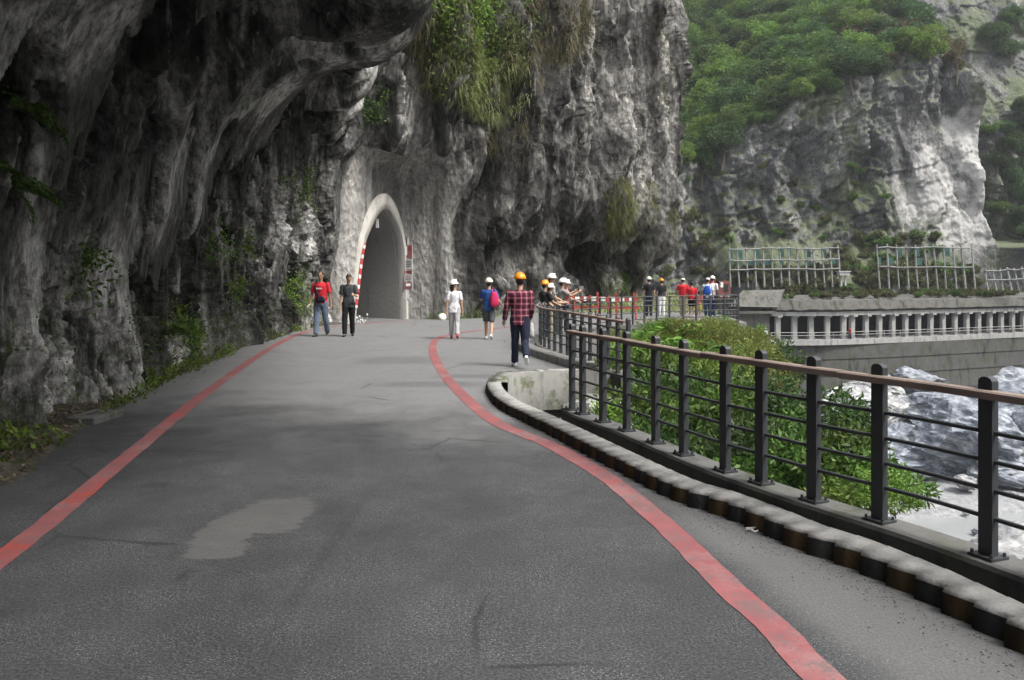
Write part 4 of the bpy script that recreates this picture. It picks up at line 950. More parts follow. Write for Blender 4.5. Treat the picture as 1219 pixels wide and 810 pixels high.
# ------------------------------------------------------------------ railings
M_STEEL = simple('black_steel', (.034, .037, .040), .55, .4, .25, 9, .12)
M_RUST = simple('worn_handrail', (.20, .155, .13), .6, .35, .5, 3, .2)
M_RAILG = simple('grey_rail', (.07, .072, .075), .5, .4, .2, 9)
def post_mesh(w, dp, z0, z1, name='post'):
    n = 8; vs = []; prof = [(-w/2, z0), (w/2, z0), (w/2, z1-w*.35)]+[(w/2*math.cos(a), z1-w*.35+w*.35*math.sin(a)) for a in np.linspace(.25, math.pi-.25, 7)]+[(-w/2, z1-w*.35)]
    k = len(prof); vs = [(x, -dp/2, z) for x, z in prof]+[(x, dp/2, z) for x, z in prof]
    fs = [tuple(range(k)), tuple(range(2*k-1, k-1, -1))]+[(i, k+i, k+(i+1) % k, (i+1) % k) for i in range(k)]
    return MB().add(vs, fs).mesh(name)
def plate_mesh(w, z):
    m = MB().box((0, 0, z+.008), (w*1.75, w*1.6, .014))
    for sx in (-1, 1):
        for sy in (-1, 1): m.tube([(sx*w*.7, sy*w*.6, z+.014), (sx*w*.7, sy*w*.6, z+.035)], .009, 6)
    m.add([(-w*.08, -w*.85, z+.016), (w*.08, -w*.85, z+.016), (w*.08, -w*.4, z+.1), (-w*.08, -w*.4, z+.1)], [(0, 1, 2, 3)])
    return m.mesh('base_plate')
def fence(label, poly, posts, z0, h, w, dp, rails, hand, side, rail_r=.016, hw=.1, hz=None, rmat=None, plates=True, group='railings along the gorge edge'):
    poly = np.asarray(poly); i0 = poly[len(poly)//2]
    root = tag(empty('railing', (i0[0], i0[1], z0)), label, 'railing', group)
    def inn(o): o.parent = root; o.matrix_parent_inverse = Matrix.Translation(root.location).inverted(); return o
    pme, ame = post_mesh(w, dp, z0, z0+h), plate_mesh(w, z0); pme.materials.append(M_STEEL); ame.materials.append(M_STEEL)
    for x, y, a in posts:
        o = bpy.data.objects.new('post', pme); COL.objects.link(o); o.location = (x-i0[0], y-i0[1], -z0); o.rotation_euler = (0, 0, a); o.parent = root
        o.location.z = 0-z0
        if plates:
            q = bpy.data.objects.new('base_plate', ame); COL.objects.link(q); q.parent = o
    for z in rails:
        p = offset(poly, 0); inn(MB().tube([(a, b, z) for a, b in p], rail_r, 6).build('rail', rmat or M_STEEL, smooth=True))
    if hand:
        L = offset(poly, side*(dp/2+.012)); d = np.r_[0, np.cumsum(np.linalg.norm(np.diff(L, axis=0), axis=1))]
        n = max(1, int(d[-1]/1.35)); zt = hz
        for k in range(n):
            a, b = d[-1]*k/n, d[-1]*(k+1)/n-.006
            q = np.linspace(a, b, 12); seg = np.stack([np.interp(q, d, L[:, 0]), np.interp(q, d, L[:, 1])], 1)
            j = .004*((k*7) % 3-1)
            hwd = hw/2
            o = MB().sweep(seg, [(-hwd, zt-.045+j), (-hwd, zt-.008+j), (-hwd+.01, zt+j), (hwd-.01, zt+j), (hwd, zt-.008+j), (hwd, zt-.045+j)], mis=[0, 0, 0, 0, 0, 0]).build('handrail', M_RUST)
            inn(o)
    return root
def posts_at(poly, spacing, skip=0.0):
    P = np.asarray(poly); d = np.r_[0, np.cumsum(np.linalg.norm(np.diff(P, axis=0), axis=1))]; n = int(round((d[-1]-skip)/spacing)); out = []
    for s_ in np.linspace(skip, d[-1]-.03, n+1):
        x, y = np.interp(s_, d, P[:, 0]), np.interp(s_, d, P[:, 1]); x2, y2 = np.interp(min(s_+.05, d[-1]), d, P[:, 0]), np.interp(min(s_+.05, d[-1]), d, P[:, 1])
        x1, y1 = np.interp(max(s_-.05, 0), d, P[:, 0]), np.interp(max(s_-.05, 0), d, P[:, 1])
        out.append((x, y, math.atan2(y2-y1, x2-x1)))
    return out
P1 = []
T1 = np.asarray(FENCE1)
for px, py in fence1_px:
    g = np.array(G(px, py, .2)); i = int(np.argmin(np.linalg.norm(T1-g, axis=1))); a = T1[min(i+1, len(T1)-1)]-T1[max(i-1, 0)]
    P1.append((T1[i][0], T1[i][1], math.atan2(a[1], a[0])))
for t in (.62, 1.24, 1.9, 2.6):                                                           # posts nearer than the frame shows
    g = np.array(G(1167, 660, .2))+np.array((.26, -.72))*t; i = int(np.argmin(np.linalg.norm(T1-g, axis=1))); a = T1[i+1]-T1[i-1]
    P1.append((T1[i][0], T1[i][1], math.atan2(a[1], a[0])))
fence('nearest black steel railing with brown handrail and round topped posts on the dark low wall', FENCE1[15:], P1, .2, .975, .082, .048, (.415, .565, .72, .875), True, -1, .013, .085, 1.105)
dz = np.linalg.norm(np.diff(FENCE2, axis=0), axis=1); d2_ = np.r_[0, np.cumsum(dz)]
cut = int(np.searchsorted(d2_, 9.6)); cut2 = int(np.searchsorted(d2_, 14.0))
fence('curving black railing with brown handrail beside the person in the plaid shirt', FENCE2[:cut], posts_at(FENCE2[:cut], .5), .1, .94, .085, .05, (.3, .48, .66, .84), True, -1, .016, .09, 1.0, M_RAILG, False)
fence('thin grey railing in front of the orange barricades and the far visitors', FENCE2[cut:], posts_at(FENCE2[cut:], .62), .1, .92, .06, .04, (.25, .47, .7, .86, 1.0), False, -1, .018, .08, 1.0, M_RAILG, False)
FENCE3 = smooth_line([(8.3, 29.2), (8.6, 31), (8.9, 33.5), (9.1, 37), (9.3, 41)], .3)
fence('thin grey railing running away at the corner past the notice board', FENCE3, posts_at(FENCE3, .9), .05, .95, .06, .04, (.3, .6, .95), False, -1, .018, .08, 1.0, M_RAILG, False)

# ------------------------------------------------------------------ barricades, signs, small things
M_ORG = simple('orange_red_plastic', (.28, .05, .034), .7, .3, .3); M_WHT = simple('white_paint', (.62, .62, .6), .6); M_DKR = simple('dark_red_board', (.14, .02, .025), .6)
M_BLK = simple('black_board', (.03, .03, .032), .6); M_SIGNG = simple('grey_sign', (.33, .32, .31), .6); M_SIGNR = simple('brown_red_sign', (.17, .06, .055), .6)
def barricade(px, py, Y, rz, label):
    g = G(px, py); root = tag(empty('barricade', (g[0], g[1], 0), rz), label, 'barricade', 'orange barricades on the far bend')
    for sx in (-.52, .52):
        MB().tube([(sx, -.22, .0), (sx, 0, .9), (sx, .22, 0)], .04, 6).build('leg', M_ORG, root)
    for z, h in ((.78, .17), (.45, .1)):
        b = MB()
        for k in range(7): b.box((-.57+k*.19, -.05 if h > .15 else -.14, z), (.188, .03, h), mi=k % 2 if h > .15 else 0)
        b.build('board', [M_ORG, M_WHT if h > .15 else M_ORG], root)
    MB().box((.5, -.02, .98), (.09, .09, .14)).build('warning_light', M_ORG, root)
barricade(697, 379, 0, .3, 'orange striped barricade nearest the visitors leaning on the railing')
barricade(718, 379.5, 0, -.1, 'middle one of the three orange barricades')
barricade(740, 380, 0, .15, 'orange striped barricade at the right end of its row')
def sign(px, py_c, Y, w, h, m, label, name, extra=None):
    c = AT(px, py_c, Y); root = tag(empty(name, (c.x, c.y, 0), .1), label, 'sign')
    MB().tube([(0, .04, 0), (0, .04, c.z+h*.4)], .035, 8).build('pole', M_STEEL, root)
    b = MB().box((0, 0, c.z), (w, .04, h)).build('board', m, root)
    for (x, z, ww, hh, mm) in extra or []:
        MB().box((x*w, -.028, c.z+z*h), (ww*w, .012, hh*h)).build('panel', mm, b)
sign(847, 337, 34.5, .36, .42, M_DKR, 'small dark red square sign on a pole behind the person with the blue backpack', 'warning_sign', [(.1, .1, .3, .5, M_SIGNR), (-.2, -.25, .3, .2, M_WHT)])
sign(862.5, 345, 33, .5, .72, M_SIGNR, 'dark notice board on a post at the corner of the far railing', 'notice_board', [(-.25, .28, .22, .3, M_WHT), (.12, .1, .4, .45, M_BLK), (0, -.36, .8, .1, M_SIGNG)])
# column of notices at the right of the portal
PXB, PYB = 609.5+F*CLIFF_B[..., 0]/CLIFF_B[..., 1], HOR-F*(CLIFF_B[..., 2]-CH)/CLIFF_B[..., 1]
k = (abs(PXB-486) < 5) & (PYB > 285) & (PYB < 350); yn = CLIFF_B[..., 1][k].min()-.1
root = tag(empty('notice_column', ((486-609.5)/F*yn, yn, 0), .12), 'tall framed column of red and grey notices beside the tunnel arch', 'notice')
MB().box((0, .05, 2.0), (.07, .07, 2.4)).box((-.16, .03, 2.05), (.03, .03, 1.74)).box((.16, .03, 2.05), (.03, .03, 1.74)).build('frame', M_LAMP, root)
for z, h, mm, ex in ((2.66, .5, M_SIGNR, [(-.3, .05, .3, .7, M_WHT), (.2, .2, .3, .3, M_DKR)]), (2.16, .4, M_SIGNG, [(0, .3, .7, .07, M_BLK), (0, .12, .8, .07, M_BLK), (0, -.06, .75, .07, M_BLK), (0, -.24, .8, .07, M_BLK)]),
                     (1.85, .1, M_DKR, []), (1.62, .24, M_SIGNG, [(0, .2, .7, .1, M_DKR), (0, -.15, .8, .1, M_BLK)]), (1.32, .26, M_SIGNR, [(0, .1, .6, .4, M_WHT)])):
    b = MB().box((0, 0, z), (.3, .03, h)).build('panel', mm, root)
    for x, zz_, ww, hh, m2 in ex: MB().box((x*.3, -.02, z+zz_*h), (ww*.3, .012, hh*h)).build('lettering', m2, b)
# drain slab on the verge
g = G(113, 494, .06)
sl = MB().box((0, 0, .01), (.62, .36, .1), bev=.012).build('drain_cover', M_CONC_D); sl.location = (g[0], g[1], .02); sl.rotation_euler = (.0, 0, .95+.55)
tag(sl, 'flat square concrete drain cover in the weedy verge on the left', 'drain cover')
MB().box((0, .02, .062), (.22, .05, .006)).build('slot', M_BLK, sl)
g = G(895, 633)
m = MB(); random.seed(5)
pts = [(random.uniform(-.05, .05), random.uniform(-.03, .03), random.uniform(.004, .03)) for _ in range(12)]
m.add(pts, [(i, i+1, i+2) for i in range(10)])
o = m.build('litter', M_WHT); o.location = (g[0], g[1], 0); tag(o, 'crumpled scrap of white paper on the road beside the kerb', 'litter')

# grit gathered along the foot of the kerb
n = 2600; i = RNG.integers(0, int(len(KERB1)*.72), n); q = offset(KERB1, 0)[i]; t = np.gradient(np.asarray(KERB1), axis=0)[i]; t /= np.linalg.norm(t, axis=1)[:, None]
o = -.04-np.abs(RNG.normal(size=n))*.16; c = np.stack([q[:, 0]+t[:, 1]*o, q[:, 1]-t[:, 0]*o, np.full(n, .003)], 1)+np.r_[0, 0, 0]
c[:, :2] += RNG.normal(size=(n, 2))*.03
r = RNG.uniform(.002, .007, n)**1.0; base8 = np.array([(1, 0, 0), (0, 1, 0), (-1, 0, 0), (0, -1, 0), (0, 0, .8), (0, 0, -.6)], float)
V = c[:, None, :]+base8[None]*r[:, None, None]*RNG.uniform(.6, 1.4, (n, 6, 1)); fc = np.array([(0, 1, 4), (1, 2, 4), (2, 3, 4), (3, 0, 4), (1, 0, 5), (2, 1, 5), (3, 2, 5), (0, 3, 5)])
tag(link('grit', npmesh('grit', V.reshape(-1, 3), (np.arange(n)[:, None, None]*6+fc[None]).reshape(-1, 3)), simple('grit_stone', (.16, .155, .145), .9, .2, .6, 30)), kind='stuff')
# ------------------------------------------------------------------ plants
def rv(n): v = RNG.normal(size=(n, 3)); return v/np.linalg.norm(v, axis=1)[:, None]
def norm(v): return v/(np.linalg.norm(v, axis=-1, keepdims=True)+1e-9)
def leaves_vq(c, d, ln, wd, fold=.25):
    """one folded rhombic leaf per point: c base points, d directions"""
    n = len(c); ln = np.broadcast_to(ln, n)[:, None]; wd = np.broadcast_to(wd, n)[:, None]
    s = norm(np.cross(d, rv(n))); u = np.cross(s, d)
    V = np.stack([c, c+d*ln*.45+s*wd*.5+u*wd*fold, c+d*ln-u*ln*.12, c+d*ln*.45-s*wd*.5+u*wd*fold], 1).reshape(-1, 3)
    return V, np.arange(n*4).reshape(n, 4)
def blades_vq(c, d, ln, wd, droop, seg=4):
    n = len(c); ln = np.broadcast_to(ln, n)[:, None]; wd = np.broadcast_to(wd, n)[:, None]; droop = np.broadcast_to(droop, n)[:, None]
    s = norm(np.cross(d, np.array([0, 0, 1.0])+.3*rv(n))); V = np.zeros((n, seg+1, 2, 3))
    for k in range(seg+1):
        t = k/seg; p = c+d*ln*t+np.array([0, 0, -1.0])*droop*ln*t*t
        w = wd*(1-t**1.5*.95)*.5*(0.6+.4*min(1, t*4))
        V[:, k, 0] = p-s*w; V[:, k, 1] = p+s*w
    b = (np.arange(n)*(seg+1)*2)[:, None, None]; k = np.arange(seg)[None, :, None]*2; q = b+k+np.array([0, 1, 3, 2])[None, None, :]
    return V.reshape(-1, 3), q.reshape(-1, 4)
def crown_mesh(name, n, lobes, R, ll, lw, flat=.75, drop=.1, shell=.55, seed=0, tight=.45):
    global RNG
    RNG = np.random.default_rng(seed)
    L = rv(lobes)*RNG.uniform(.35, 1.0, (lobes, 1))**.5*np.array([1, 1, flat])*R*.72; L[:, 2] = L[:, 2]*.8+R*.15
    lr = RNG.uniform(.24, .46, lobes)*R*tight/.45
    k = RNG.integers(0, lobes, n); o = rv(n); o[:, 2] = o[:, 2]*.8+.12
    c = L[k]+o*(lr[k]*RNG.uniform(shell, 1.0, n))[:, None]*np.array([1, 1, .72+.2*(flat > .9)])
    c += rv(n)*R*.05
    d = norm(o*.7+rv(n)*.7+np.array([0, 0, -drop]))
    V, Q = leaves_vq(c, d, ll*RNG.uniform(.6, 1.2, n), lw*RNG.uniform(.7, 1.1, n))
    return npmesh(name, V, Q), L
M_BARK = simple('bark', (.09, .075, .06), .95, .2, .4, 3, .4)
def trunk_mesh(L, R, z0, r, seed=0):
    m = MB(); rnd = random.Random(seed)
    top = Vector((0, 0, -R*.15)); m.tube([(0, 0, z0), (rnd.uniform(-.1, .1)*R, rnd.uniform(-.1, .1)*R, (z0+top.z)/2), top], [r, r*.8, r*.6], 7)
    for p in L[:7]:
        p = Vector(p); m.tube([top-Vector((0, 0, R*.2)), top.lerp(p, .5)+Vector((0, 0, R*.06)), p*.9], [r*.55, r*.35, r*.12], 5)
    return m.mesh('trunk')
LF_DK = leafmat('leaf_dark', (.028, .06, .02), (.05, .095, .028), (.08, .135, .04))
LF_MD = leafmat('leaf_mid', (.05, .095, .022), (.08, .145, .03), (.12, .19, .045))
LF_LT = leafmat('leaf_light', (.08, .145, .025), (.12, .2, .035), (.17, .26, .05))
LF_YL = leafmat('leaf_yellow', (.08, .10, .025), (.13, .15, .035), (.2, .21, .06))
LF_OL = leafmat('leaf_olive', (.05, .06, .022), (.085, .09, .035), (.13, .12, .05))
LF_BR = leafmat('leaf_brownish', (.06, .05, .025), (.10, .085, .04), (.15, .125, .06))
GR_HG = leafmat('hanging_grass_blades', (.13, .17, .05), (.21, .245, .09), (.34, .34, .18), .3)
GR_DRY = leafmat('dry_grass_blades', (.11, .105, .05), (.18, .165, .085), (.28, .255, .15), .25)
GR_WD = leafmat('weed_blades', (.07, .12, .02), (.12, .19, .03), (.19, .26, .05), .35)
def plant_proto(kind, crown, L, leaf, R, z0, r, seed=0):
    crown.materials.clear(); crown.materials.append(leaf)
    t = trunk_mesh(L, R, z0, r, seed); t.materials.append(M_BARK)
    return (kind, crown, t)
def place(proto, loc, sc, rz, label, cat, group, tilt=0.0):
    kind, cr, tr = proto
    root = empty(kind, loc, rz); root.scale = (sc*random.uniform(.9, 1.1), sc*random.uniform(.9, 1.1), sc*random.uniform(.85, 1.15)); root.rotation_euler = (random.uniform(-tilt, tilt), random.uniform(-tilt, tilt), rz)
    for nm, me in (('crown', cr), ('trunk', tr)):
        o = bpy.data.objects.new(nm, me); COL.objects.link(o); o.parent = root
    return tag(root, label, cat, group)
# --- the wood on the far mountain
def protos(kind, leaf, k, n, R, ll, lw, z0, r, lobes=9, **kw):
    out = []
    for i in range(k):
        c, L = crown_mesh('crown', n, lobes, R, ll, lw, seed=hash_(kind, leaf.name, i), **kw); out.append(plant_proto(kind, c, L, leaf, R, z0, r, i))
    return out
def hash_(*a): return sum(ord(ch)*(i+3) for i, ch in enumerate(''.join(map(str, a)))) % 9973
T_DK = protos('broadleaf_tree', LF_DK, 2, 4200, 3.2, .42, .22, -4.5, .2, 16, flat=1.0)
T_MD = protos('broadleaf_tree', LF_MD, 3, 4200, 3.2, .4, .22, -4.5, .2, 16, flat=1.0)
T_LT = protos('broadleaf_tree', LF_LT, 2, 4000, 3.0, .38, .22, -4.5, .2, 15, flat=1.0)
T_BR = protos('broadleaf_tree', LF_BR, 1, 1300, 2.4, .45, .2, -3.5, .18, 9, flat=.9)
S_OL = protos('scrub_shrub', LF_OL, 2, 800, 1.3, .35, .14, -1.2, .07, 8)
S_GR = protos('scrub_shrub', LF_MD, 2, 800, 1.3, .34, .2, -1.2, .07, 8)
rt = random.Random(3); cnt = 0; spots = []
zr1 = lambda x: float(np.interp(x, mxs, ZR[:, 0]))
tries = 0
while cnt < 270 and tries < 9000:
    tries += 1
    x = rt.uniform(24, 82); z0 = zr1(x); z = rt.uniform(z0-1.0, 66)
    p = mount_pt(x, z)
    px = 609.5+F*p.x/p.y
    if px > 1150-max(0, (z-z0-12))*1.0 or px < 785: continue
    if any((p-q).length < 2.5 for q in spots): continue
    if pn(x*.09, z*.09, 0, 77) > .34 and z < z0+14: continue
    spots.append(p); cnt += 1
    u = rt.random(); near_top = (z < z0+9 and x > 58)
    if near_top and u < .6: pr, lb = rt.choice(T_BR), 'thin brownish green tree on the crest of the bare rock buttress'
    elif u < .42: pr, lb = rt.choice(T_MD), 'mid green broadleaf tree in the wood on the far mountainside'
    elif u < .75: pr, lb = rt.choice(T_DK), 'dark green broadleaf tree in the wood on the far mountainside'
    else: pr, lb = rt.choice(T_LT), 'bright light green tree in the wood on the far mountainside'
    place(pr, p+Vector((0, -.3, 1.5)), rt.uniform(.7, 1.3), rt.uniform(0, 6.3), lb, 'tree', lb.replace(' tree', ' trees').split(' on the')[0])
for i in range(46):                                            # right of the white marble face
    px = rt.uniform(1172, 1250); py = rt.uniform(128, 300) if i < 40 else rt.uniform(0, 60)
    x = (px-609.5)/F*158; p = mount_pt(x, 1.72+(328-py)/F*158)
    place(rt.choice(T_DK+T_MD[:1]), p+Vector((0, -.8, 1.4)), rt.uniform(.5, .85), rt.uniform(0, 6.3), 'dark green tree clinging to the shaded slope right of the white marble face', 'tree', 'trees right of the marble face')
# scrub on the ledge over the gallery and on the ledges of the rock
def scrub(n, x0, x1, y0, y1, Y, label, group, pr, s0=.6, s1=1.2):
    for i in range(n):
        px, py = rt.uniform(x0, x1), rt.uniform(y0, y1)
        z = 1.72+(328-py)/F*Y; x = (px-609.5)/F*Y
        p = mount_pt(x, z)
        place(rt.choice(pr), p+Vector((0, -.2, .5)), rt.uniform(s0, s1), rt.uniform(0, 6.3), label, 'shrub', group, .3)
scrub(60, 866, 1010, 322, 352, 117.5, 'olive scrub bush on the ledge beneath the left lattice of the gallery', 'scrub under the left lattice', S_OL)
scrub(80, 1005, 1225, 322, 354, 119.5, 'dull green scrub bush on the ledge above the right part of the gallery', 'scrub above the gallery', S_OL+S_GR[:1])
scrub(46, 1005, 1165, 280, 325, 121, 'scrub bush growing between the two lattices', 'scrub between the lattices', S_OL+S_GR)
scrub(36, 812, 1060, 185, 290, 131, 'small bush clinging to a ledge of the grey rock face', 'bushes on the rock face', S_OL+S_GR, .4, .9)
scrub(26, 785, 870, 255, 372, 128, 'grey green bush low on the rock beyond the far visitors', 'bushes beyond the far visitors', S_OL, .7, 1.3)
for i in range(150):
    p = roof_pt()
    if p.x < 37 or p.x > 84: continue
    place(rt.choice(S_OL+S_GR[:1]), p+Vector((0, 0, .25)), rt.uniform(.4, .75), rt.uniform(0, 6.3), 'low olive scrub rooted on top of the gallery roof', 'shrub', 'scrub on the gallery roof', .3)
# --- shrubs on the slope behind the railing
B_BL = protos('leafy_shrub', LF_MD, 3, 1500, 1.05, .17, .07, -1.6, .03, 15, tight=.42)
B_LT = protos('leafy_shrub', LF_LT, 3, 1500, 1.05, .14, .05, -1.6, .03, 15, tight=.42)
B_DK = protos('leafy_shrub', LF_DK, 2, 1600, 1.05, .15, .06, -1.6, .03, 15, tight=.42)
B_YL = protos('feathery_shrub', LF_YL, 2, 3000, 1.0, .13, .025, -1.6, .03, 12, tight=.5)
def fernproto(name, leaf, n, L, W, droop, seed, up=.5):
    """arching fronds, each a midrib of paired leaflets"""
    global RNG
    RNG = np.random.default_rng(seed); VV, QQ = [], []; b = 0
    for i in range(n):
        a = RNG.uniform(0, 2*math.pi); d = norm(np.array([math.cos(a), math.sin(a), up+RNG.uniform(-.2, .7)])); ln = L*RNG.uniform(.6, 1.1)
        k = 26; t = np.linspace(.12, 1, k)[:, None]
        p = d*ln*t+np.array([0, 0, -1.0])*droop*ln*t**2+RNG.normal(size=3)*.06*L
        tg = norm(np.gradient(p, axis=0)); s = norm(np.cross(tg, [0, 0, 1.0]))
        w = W*np.sin(np.pi*np.clip(t, .05, .98))**.7
        for sg in (-1, 1):
            dd = norm(s*sg+tg*.55+np.array([0, 0, -.25])+.12*rv(k))
            V, Q = leaves_vq(p, dd, w[:, 0], L*.022+w[:, 0]*.10, .1); VV.append(V); QQ.append(Q+b); b += len(V)
        V, Q = blades_vq(np.zeros((1, 3))+p[0]*0, d[None], ln, .012, droop); VV.append(V); QQ.append(Q+b); b += len(V)
    me = npmesh('fronds', np.vstack(VV), np.vstack(QQ)); me.materials.append(leaf); return me
FERN = [fernproto('fern', LF_LT, 26, 1.0, .16, .55, 5), fernproto('fern', LF_MD, 30, 1.0, .14, .7, 6)]
def place_fern(loc, sc, label, group=None, me=None, rot=(0, 0, 0), name='fern'):
    o = bpy.data.objects.new(name, me or rt.choice(FERN)); COL.objects.link(o); o.location = loc; o.scale = (sc,)*3; o.rotation_euler = (rot[0], rot[1], rt.uniform(0, 6.3) if rot[2] is not None else 0)
    return tag(o, label, 'fern', group)
def shrub(px, py, Y, R, pr, label, group):
    p = AT(px, py, Y); place(pr, p, R, rt.uniform(0, 6.3), label, 'shrub', group, .25)
g1, l1 = 'leafy shrubs behind the nearest railing', 'leafy green shrub growing on the steep slope right behind the nearest railing'
for px, py, Y, R in [(905, 562, 8.6, .75), (950, 570, 7.8, .6), (995, 562, 7.6, .62), (1035, 580, 7.2, .5), (1000, 510, 8.5, .55), (1050, 590, 6.6, .38), (870, 540, 9.4, .8), (925, 525, 9.8, .6),
                     (840, 515, 10.2, .8), (880, 590, 8.2, .6), (1065, 603, 6.2, .25), (990, 610, 6.6, .42)]:
    dk = rt.random() < .2
    shrub(px, py, Y, R*.92, B_DK[0] if dk else rt.choice(B_BL+B_LT[:1]), ('dark leaved' if dk else 'fresh green')+l1[11:], ('dark ' if dk else '')+g1)
g2, l2 = 'shrubs filling the hollow', 'bright green shrub in the hollow between the two railings'
for px, py, Y, R in [(800, 490, 11.5, 1.0), (760, 500, 11, .8), (735, 520, 10.5, .7), (790, 545, 9.8, .8), (780, 460, 13.5, 1.1), (740, 470, 13.5, .8), (710, 490, 12.5, .5), (720, 545, 10.2, .5),
                     (760, 440, 16, 1.2), (850, 455, 15, 1.1), (905, 470, 14, 1.0), (690, 450, 15.5, .45)]:
    dk = rt.random() < .2
    shrub(px, py+(12 if py < 480 else 4), Y, R*.85, B_DK[0] if dk else rt.choice(B_LT+B_BL[:2]), ('dark' if dk else 'bright')+l2[6:], ('dark ' if dk else '')+g2)
g3, l3 = 'yellowish shrubs under the far platform', 'yellowish feathery shrub on the slope below the far railing corner'
for px, py, Y, R in [(868, 420, 24, 1.3), (885, 440, 22, 1.2), (845, 430, 23, 1.0), (905, 460, 19, .9), (872, 450, 19, 1.1), (880, 405, 26.5, .7)]:
    shrub(px, py, Y, R, rt.choice(B_YL), l3, g3)
for px, py, Y, R in [(915, 436, 28, 1.2), (932, 444, 27, .9), (893, 418, 30, .9)]:
    shrub(px, py, Y, R, B_DK[0], 'dark green shrub in front of the left end of the retaining wall', 'dark shrubs by the retaining wall')
for px, py, Y, R in [(765, 400, 21, 2.0), (800, 395, 22.5, 2.2), (835, 405, 21, 1.9), (780, 415, 19, 1.8), (815, 420, 18.5, 1.7), (745, 410, 20, 1.3), (850, 392, 24, 1.4), (790, 440, 16, 1.3), (755, 432, 17, 1.2)]:
    place_fern(AT(px, py+26, Y), R*.9, 'arching bright green fern hanging over the hollow below the far visitors', 'ferns in the hollow', rot=(.2, .2, 0))
for i in range(34):
    px, py = rt.uniform(690, 900), rt.uniform(386, 398); Y = rt.uniform(24, 28.5)
    p = AT(px, py, Y); d_, in_ = polydist(np.array([p.x]), np.array([p.y]), PLAT)
    if in_[0]: continue
    shrub(px, py+12, Y, rt.uniform(.5, .9), rt.choice(B_LT+B_YL), 'tangled green bush along the outer edge of the far platform', 'bushes along the platform edge')
# --- growth on the cliffs
def proj(P): return 609.5+F*P[..., 0]/P[..., 1], HOR-F*(P[..., 2]-CH)/P[..., 1]
PXB, PYB = proj(CLIFF_B); NB = cliff_normals(CLIFF_B)
if NB[nb_//2, 60, 1] > 0: NB = -NB
CA = CLIFF_A[60:]; PXA, PYA = proj(CA); NA = cliff_normals(CA)
if NA[300, 100, 0] < 0: NA = -NA
def seeds_on(P, N, PX, PY, px, py, rx, ry, n, near=True):
    k = ((PX-px)/rx)**2+((PY-py)/ry)**2 < 1
    view = -(P*N).sum(-1); k &= view > 0
    q, nn = P[k], N[k]
    if near and len(q):
        ymin = np.percentile(q[:, 1], 3); s = q[:, 1] < ymin+3.2; q, nn = q[s], nn[s]
    if not len(q): return q, nn
    e = np.exp(2.0*pn(q[:, 0]*1.1, q[:, 1]*1.1+q[:, 2]*1.1, 0, 99)); e /= e.sum()
    i = RNG.choice(len(q), n, p=e); return q[i]+RNG.normal(size=(n, 3))*.05, nn[i]
def hanging(on, px, py, rx, ry, n, L, W, droop, leafm, label, group=None, cat='grass tuft', name='grass_tuft', up=.35, leafy=None):
    a = (CLIFF_B, NB, PXB, PYB) if on == 'B' else (CA, NA, PXA, PYA)
    c, nn = seeds_on(*a, px, py, rx, ry, n)
    if not len(c): return
    o0 = c.mean(0)
    if leafy:
        c2 = c-o0+nn*RNG.uniform(.0, L, (n, 1))+rv(n)*L*.35
        V, Q = leaves_vq(c2, norm(nn*.5+rv(n)*.8+np.array([0, 0, -.25])), leafy[0]*RNG.uniform(.6, 1.2, n), leafy[1])
    else:
        d = norm(nn*.75+rv(n)*.45+np.array([0, 0, up]))
        V, Q = blades_vq(c-o0, d, L*RNG.uniform(.45, 1.15, n), W, droop*RNG.uniform(.7, 1.3, n))
    o = link(name, npmesh(name, V, Q), leafm); o.location = o0
    return tag(o, label, cat, group)
RNG = np.random.default_rng(77)
hanging('B', 560, 55, 66, 75, 7600, .46, .03, .75, GR_HG, 'big pale green curtain of grass hanging over the top of the cliff above the arch')
hanging('B', 545, 20, 40, 40, 1900, .55, .1, 0, LF_LT, 'bright leafy bush at the top of the cliff above the hanging grass', cat='shrub', name='leafy_shrub', leafy=(.17, .08))
hanging('B', 590, 100, 45, 45, 2200, .42, .026, .9, GR_HG, 'lower fringe of pale hanging grass right of the arch on the cliff')
hanging('B', 672, 22, 55, 42, 3000, .42, .024, .9, GR_DRY, 'dry brownish grass hanging from the cliff top')
hanging('B', 640, 60, 40, 40, 1100, .6, .018, .9, GR_DRY, 'thin dry grass between the green curtain and the bare cliff ribs')
hanging('B', 600, 30, 40, 36, 1500, .5, .1, 0, LF_MD, 'leafy shrub among the hanging grass under the cliff top', cat='shrub', name='leafy_shrub', leafy=(.16, .07))
hanging('B', 555, 85, 34, 40, 1200, .5, .1, 0, LF_LT, 'pale leafy sprig in the middle of the hanging grass', cat='shrub', name='leafy_shrub', leafy=(.16, .05))
hanging('B', 684, 45, 26, 34, 900, .45, .1, 0, LF_OL, 'olive shrub on the ribs at the top of the cliff', cat='shrub', name='leafy_shrub', leafy=(.13, .05))
hanging('B', 608, 150, 34, 55, 620, .5, .016, 1.0, GR_DRY, 'sparse dry tufts on the cliff face under the hanging grass')
hanging('B', 738, 252, 17, 42, 1500, .55, .025, .8, LF_YL, 'yellow green plant hanging on the cliff nose above the barricades')
hanging('B', 772, 240, 12, 26, 420, .5, .02, .8, GR_HG, 'small pale tuft right of the yellow green plant on the cliff nose')
hanging('B', 790, 60, 16, 75, 900, .5, .03, .6, LF_OL, 'olive growth along the upper right edge of the cliff')
hanging('B', 800, 265, 7, 18, 200, .4, .03, .5, LF_YL, 'small yellow plant low on the right edge of the cliff')
hanging('B', 432, 118, 30, 26, 750, .45, .09, 0, LF_MD, 'small leafy shrub under the dark lip of the overhang', cat='shrub', name='leafy_shrub', leafy=(.13, .05))
hanging('B', 500, 60, 22, 50, 700, .5, .02, 1.1, GR_DRY, 'dry grass beside the dark lip of the overhang')
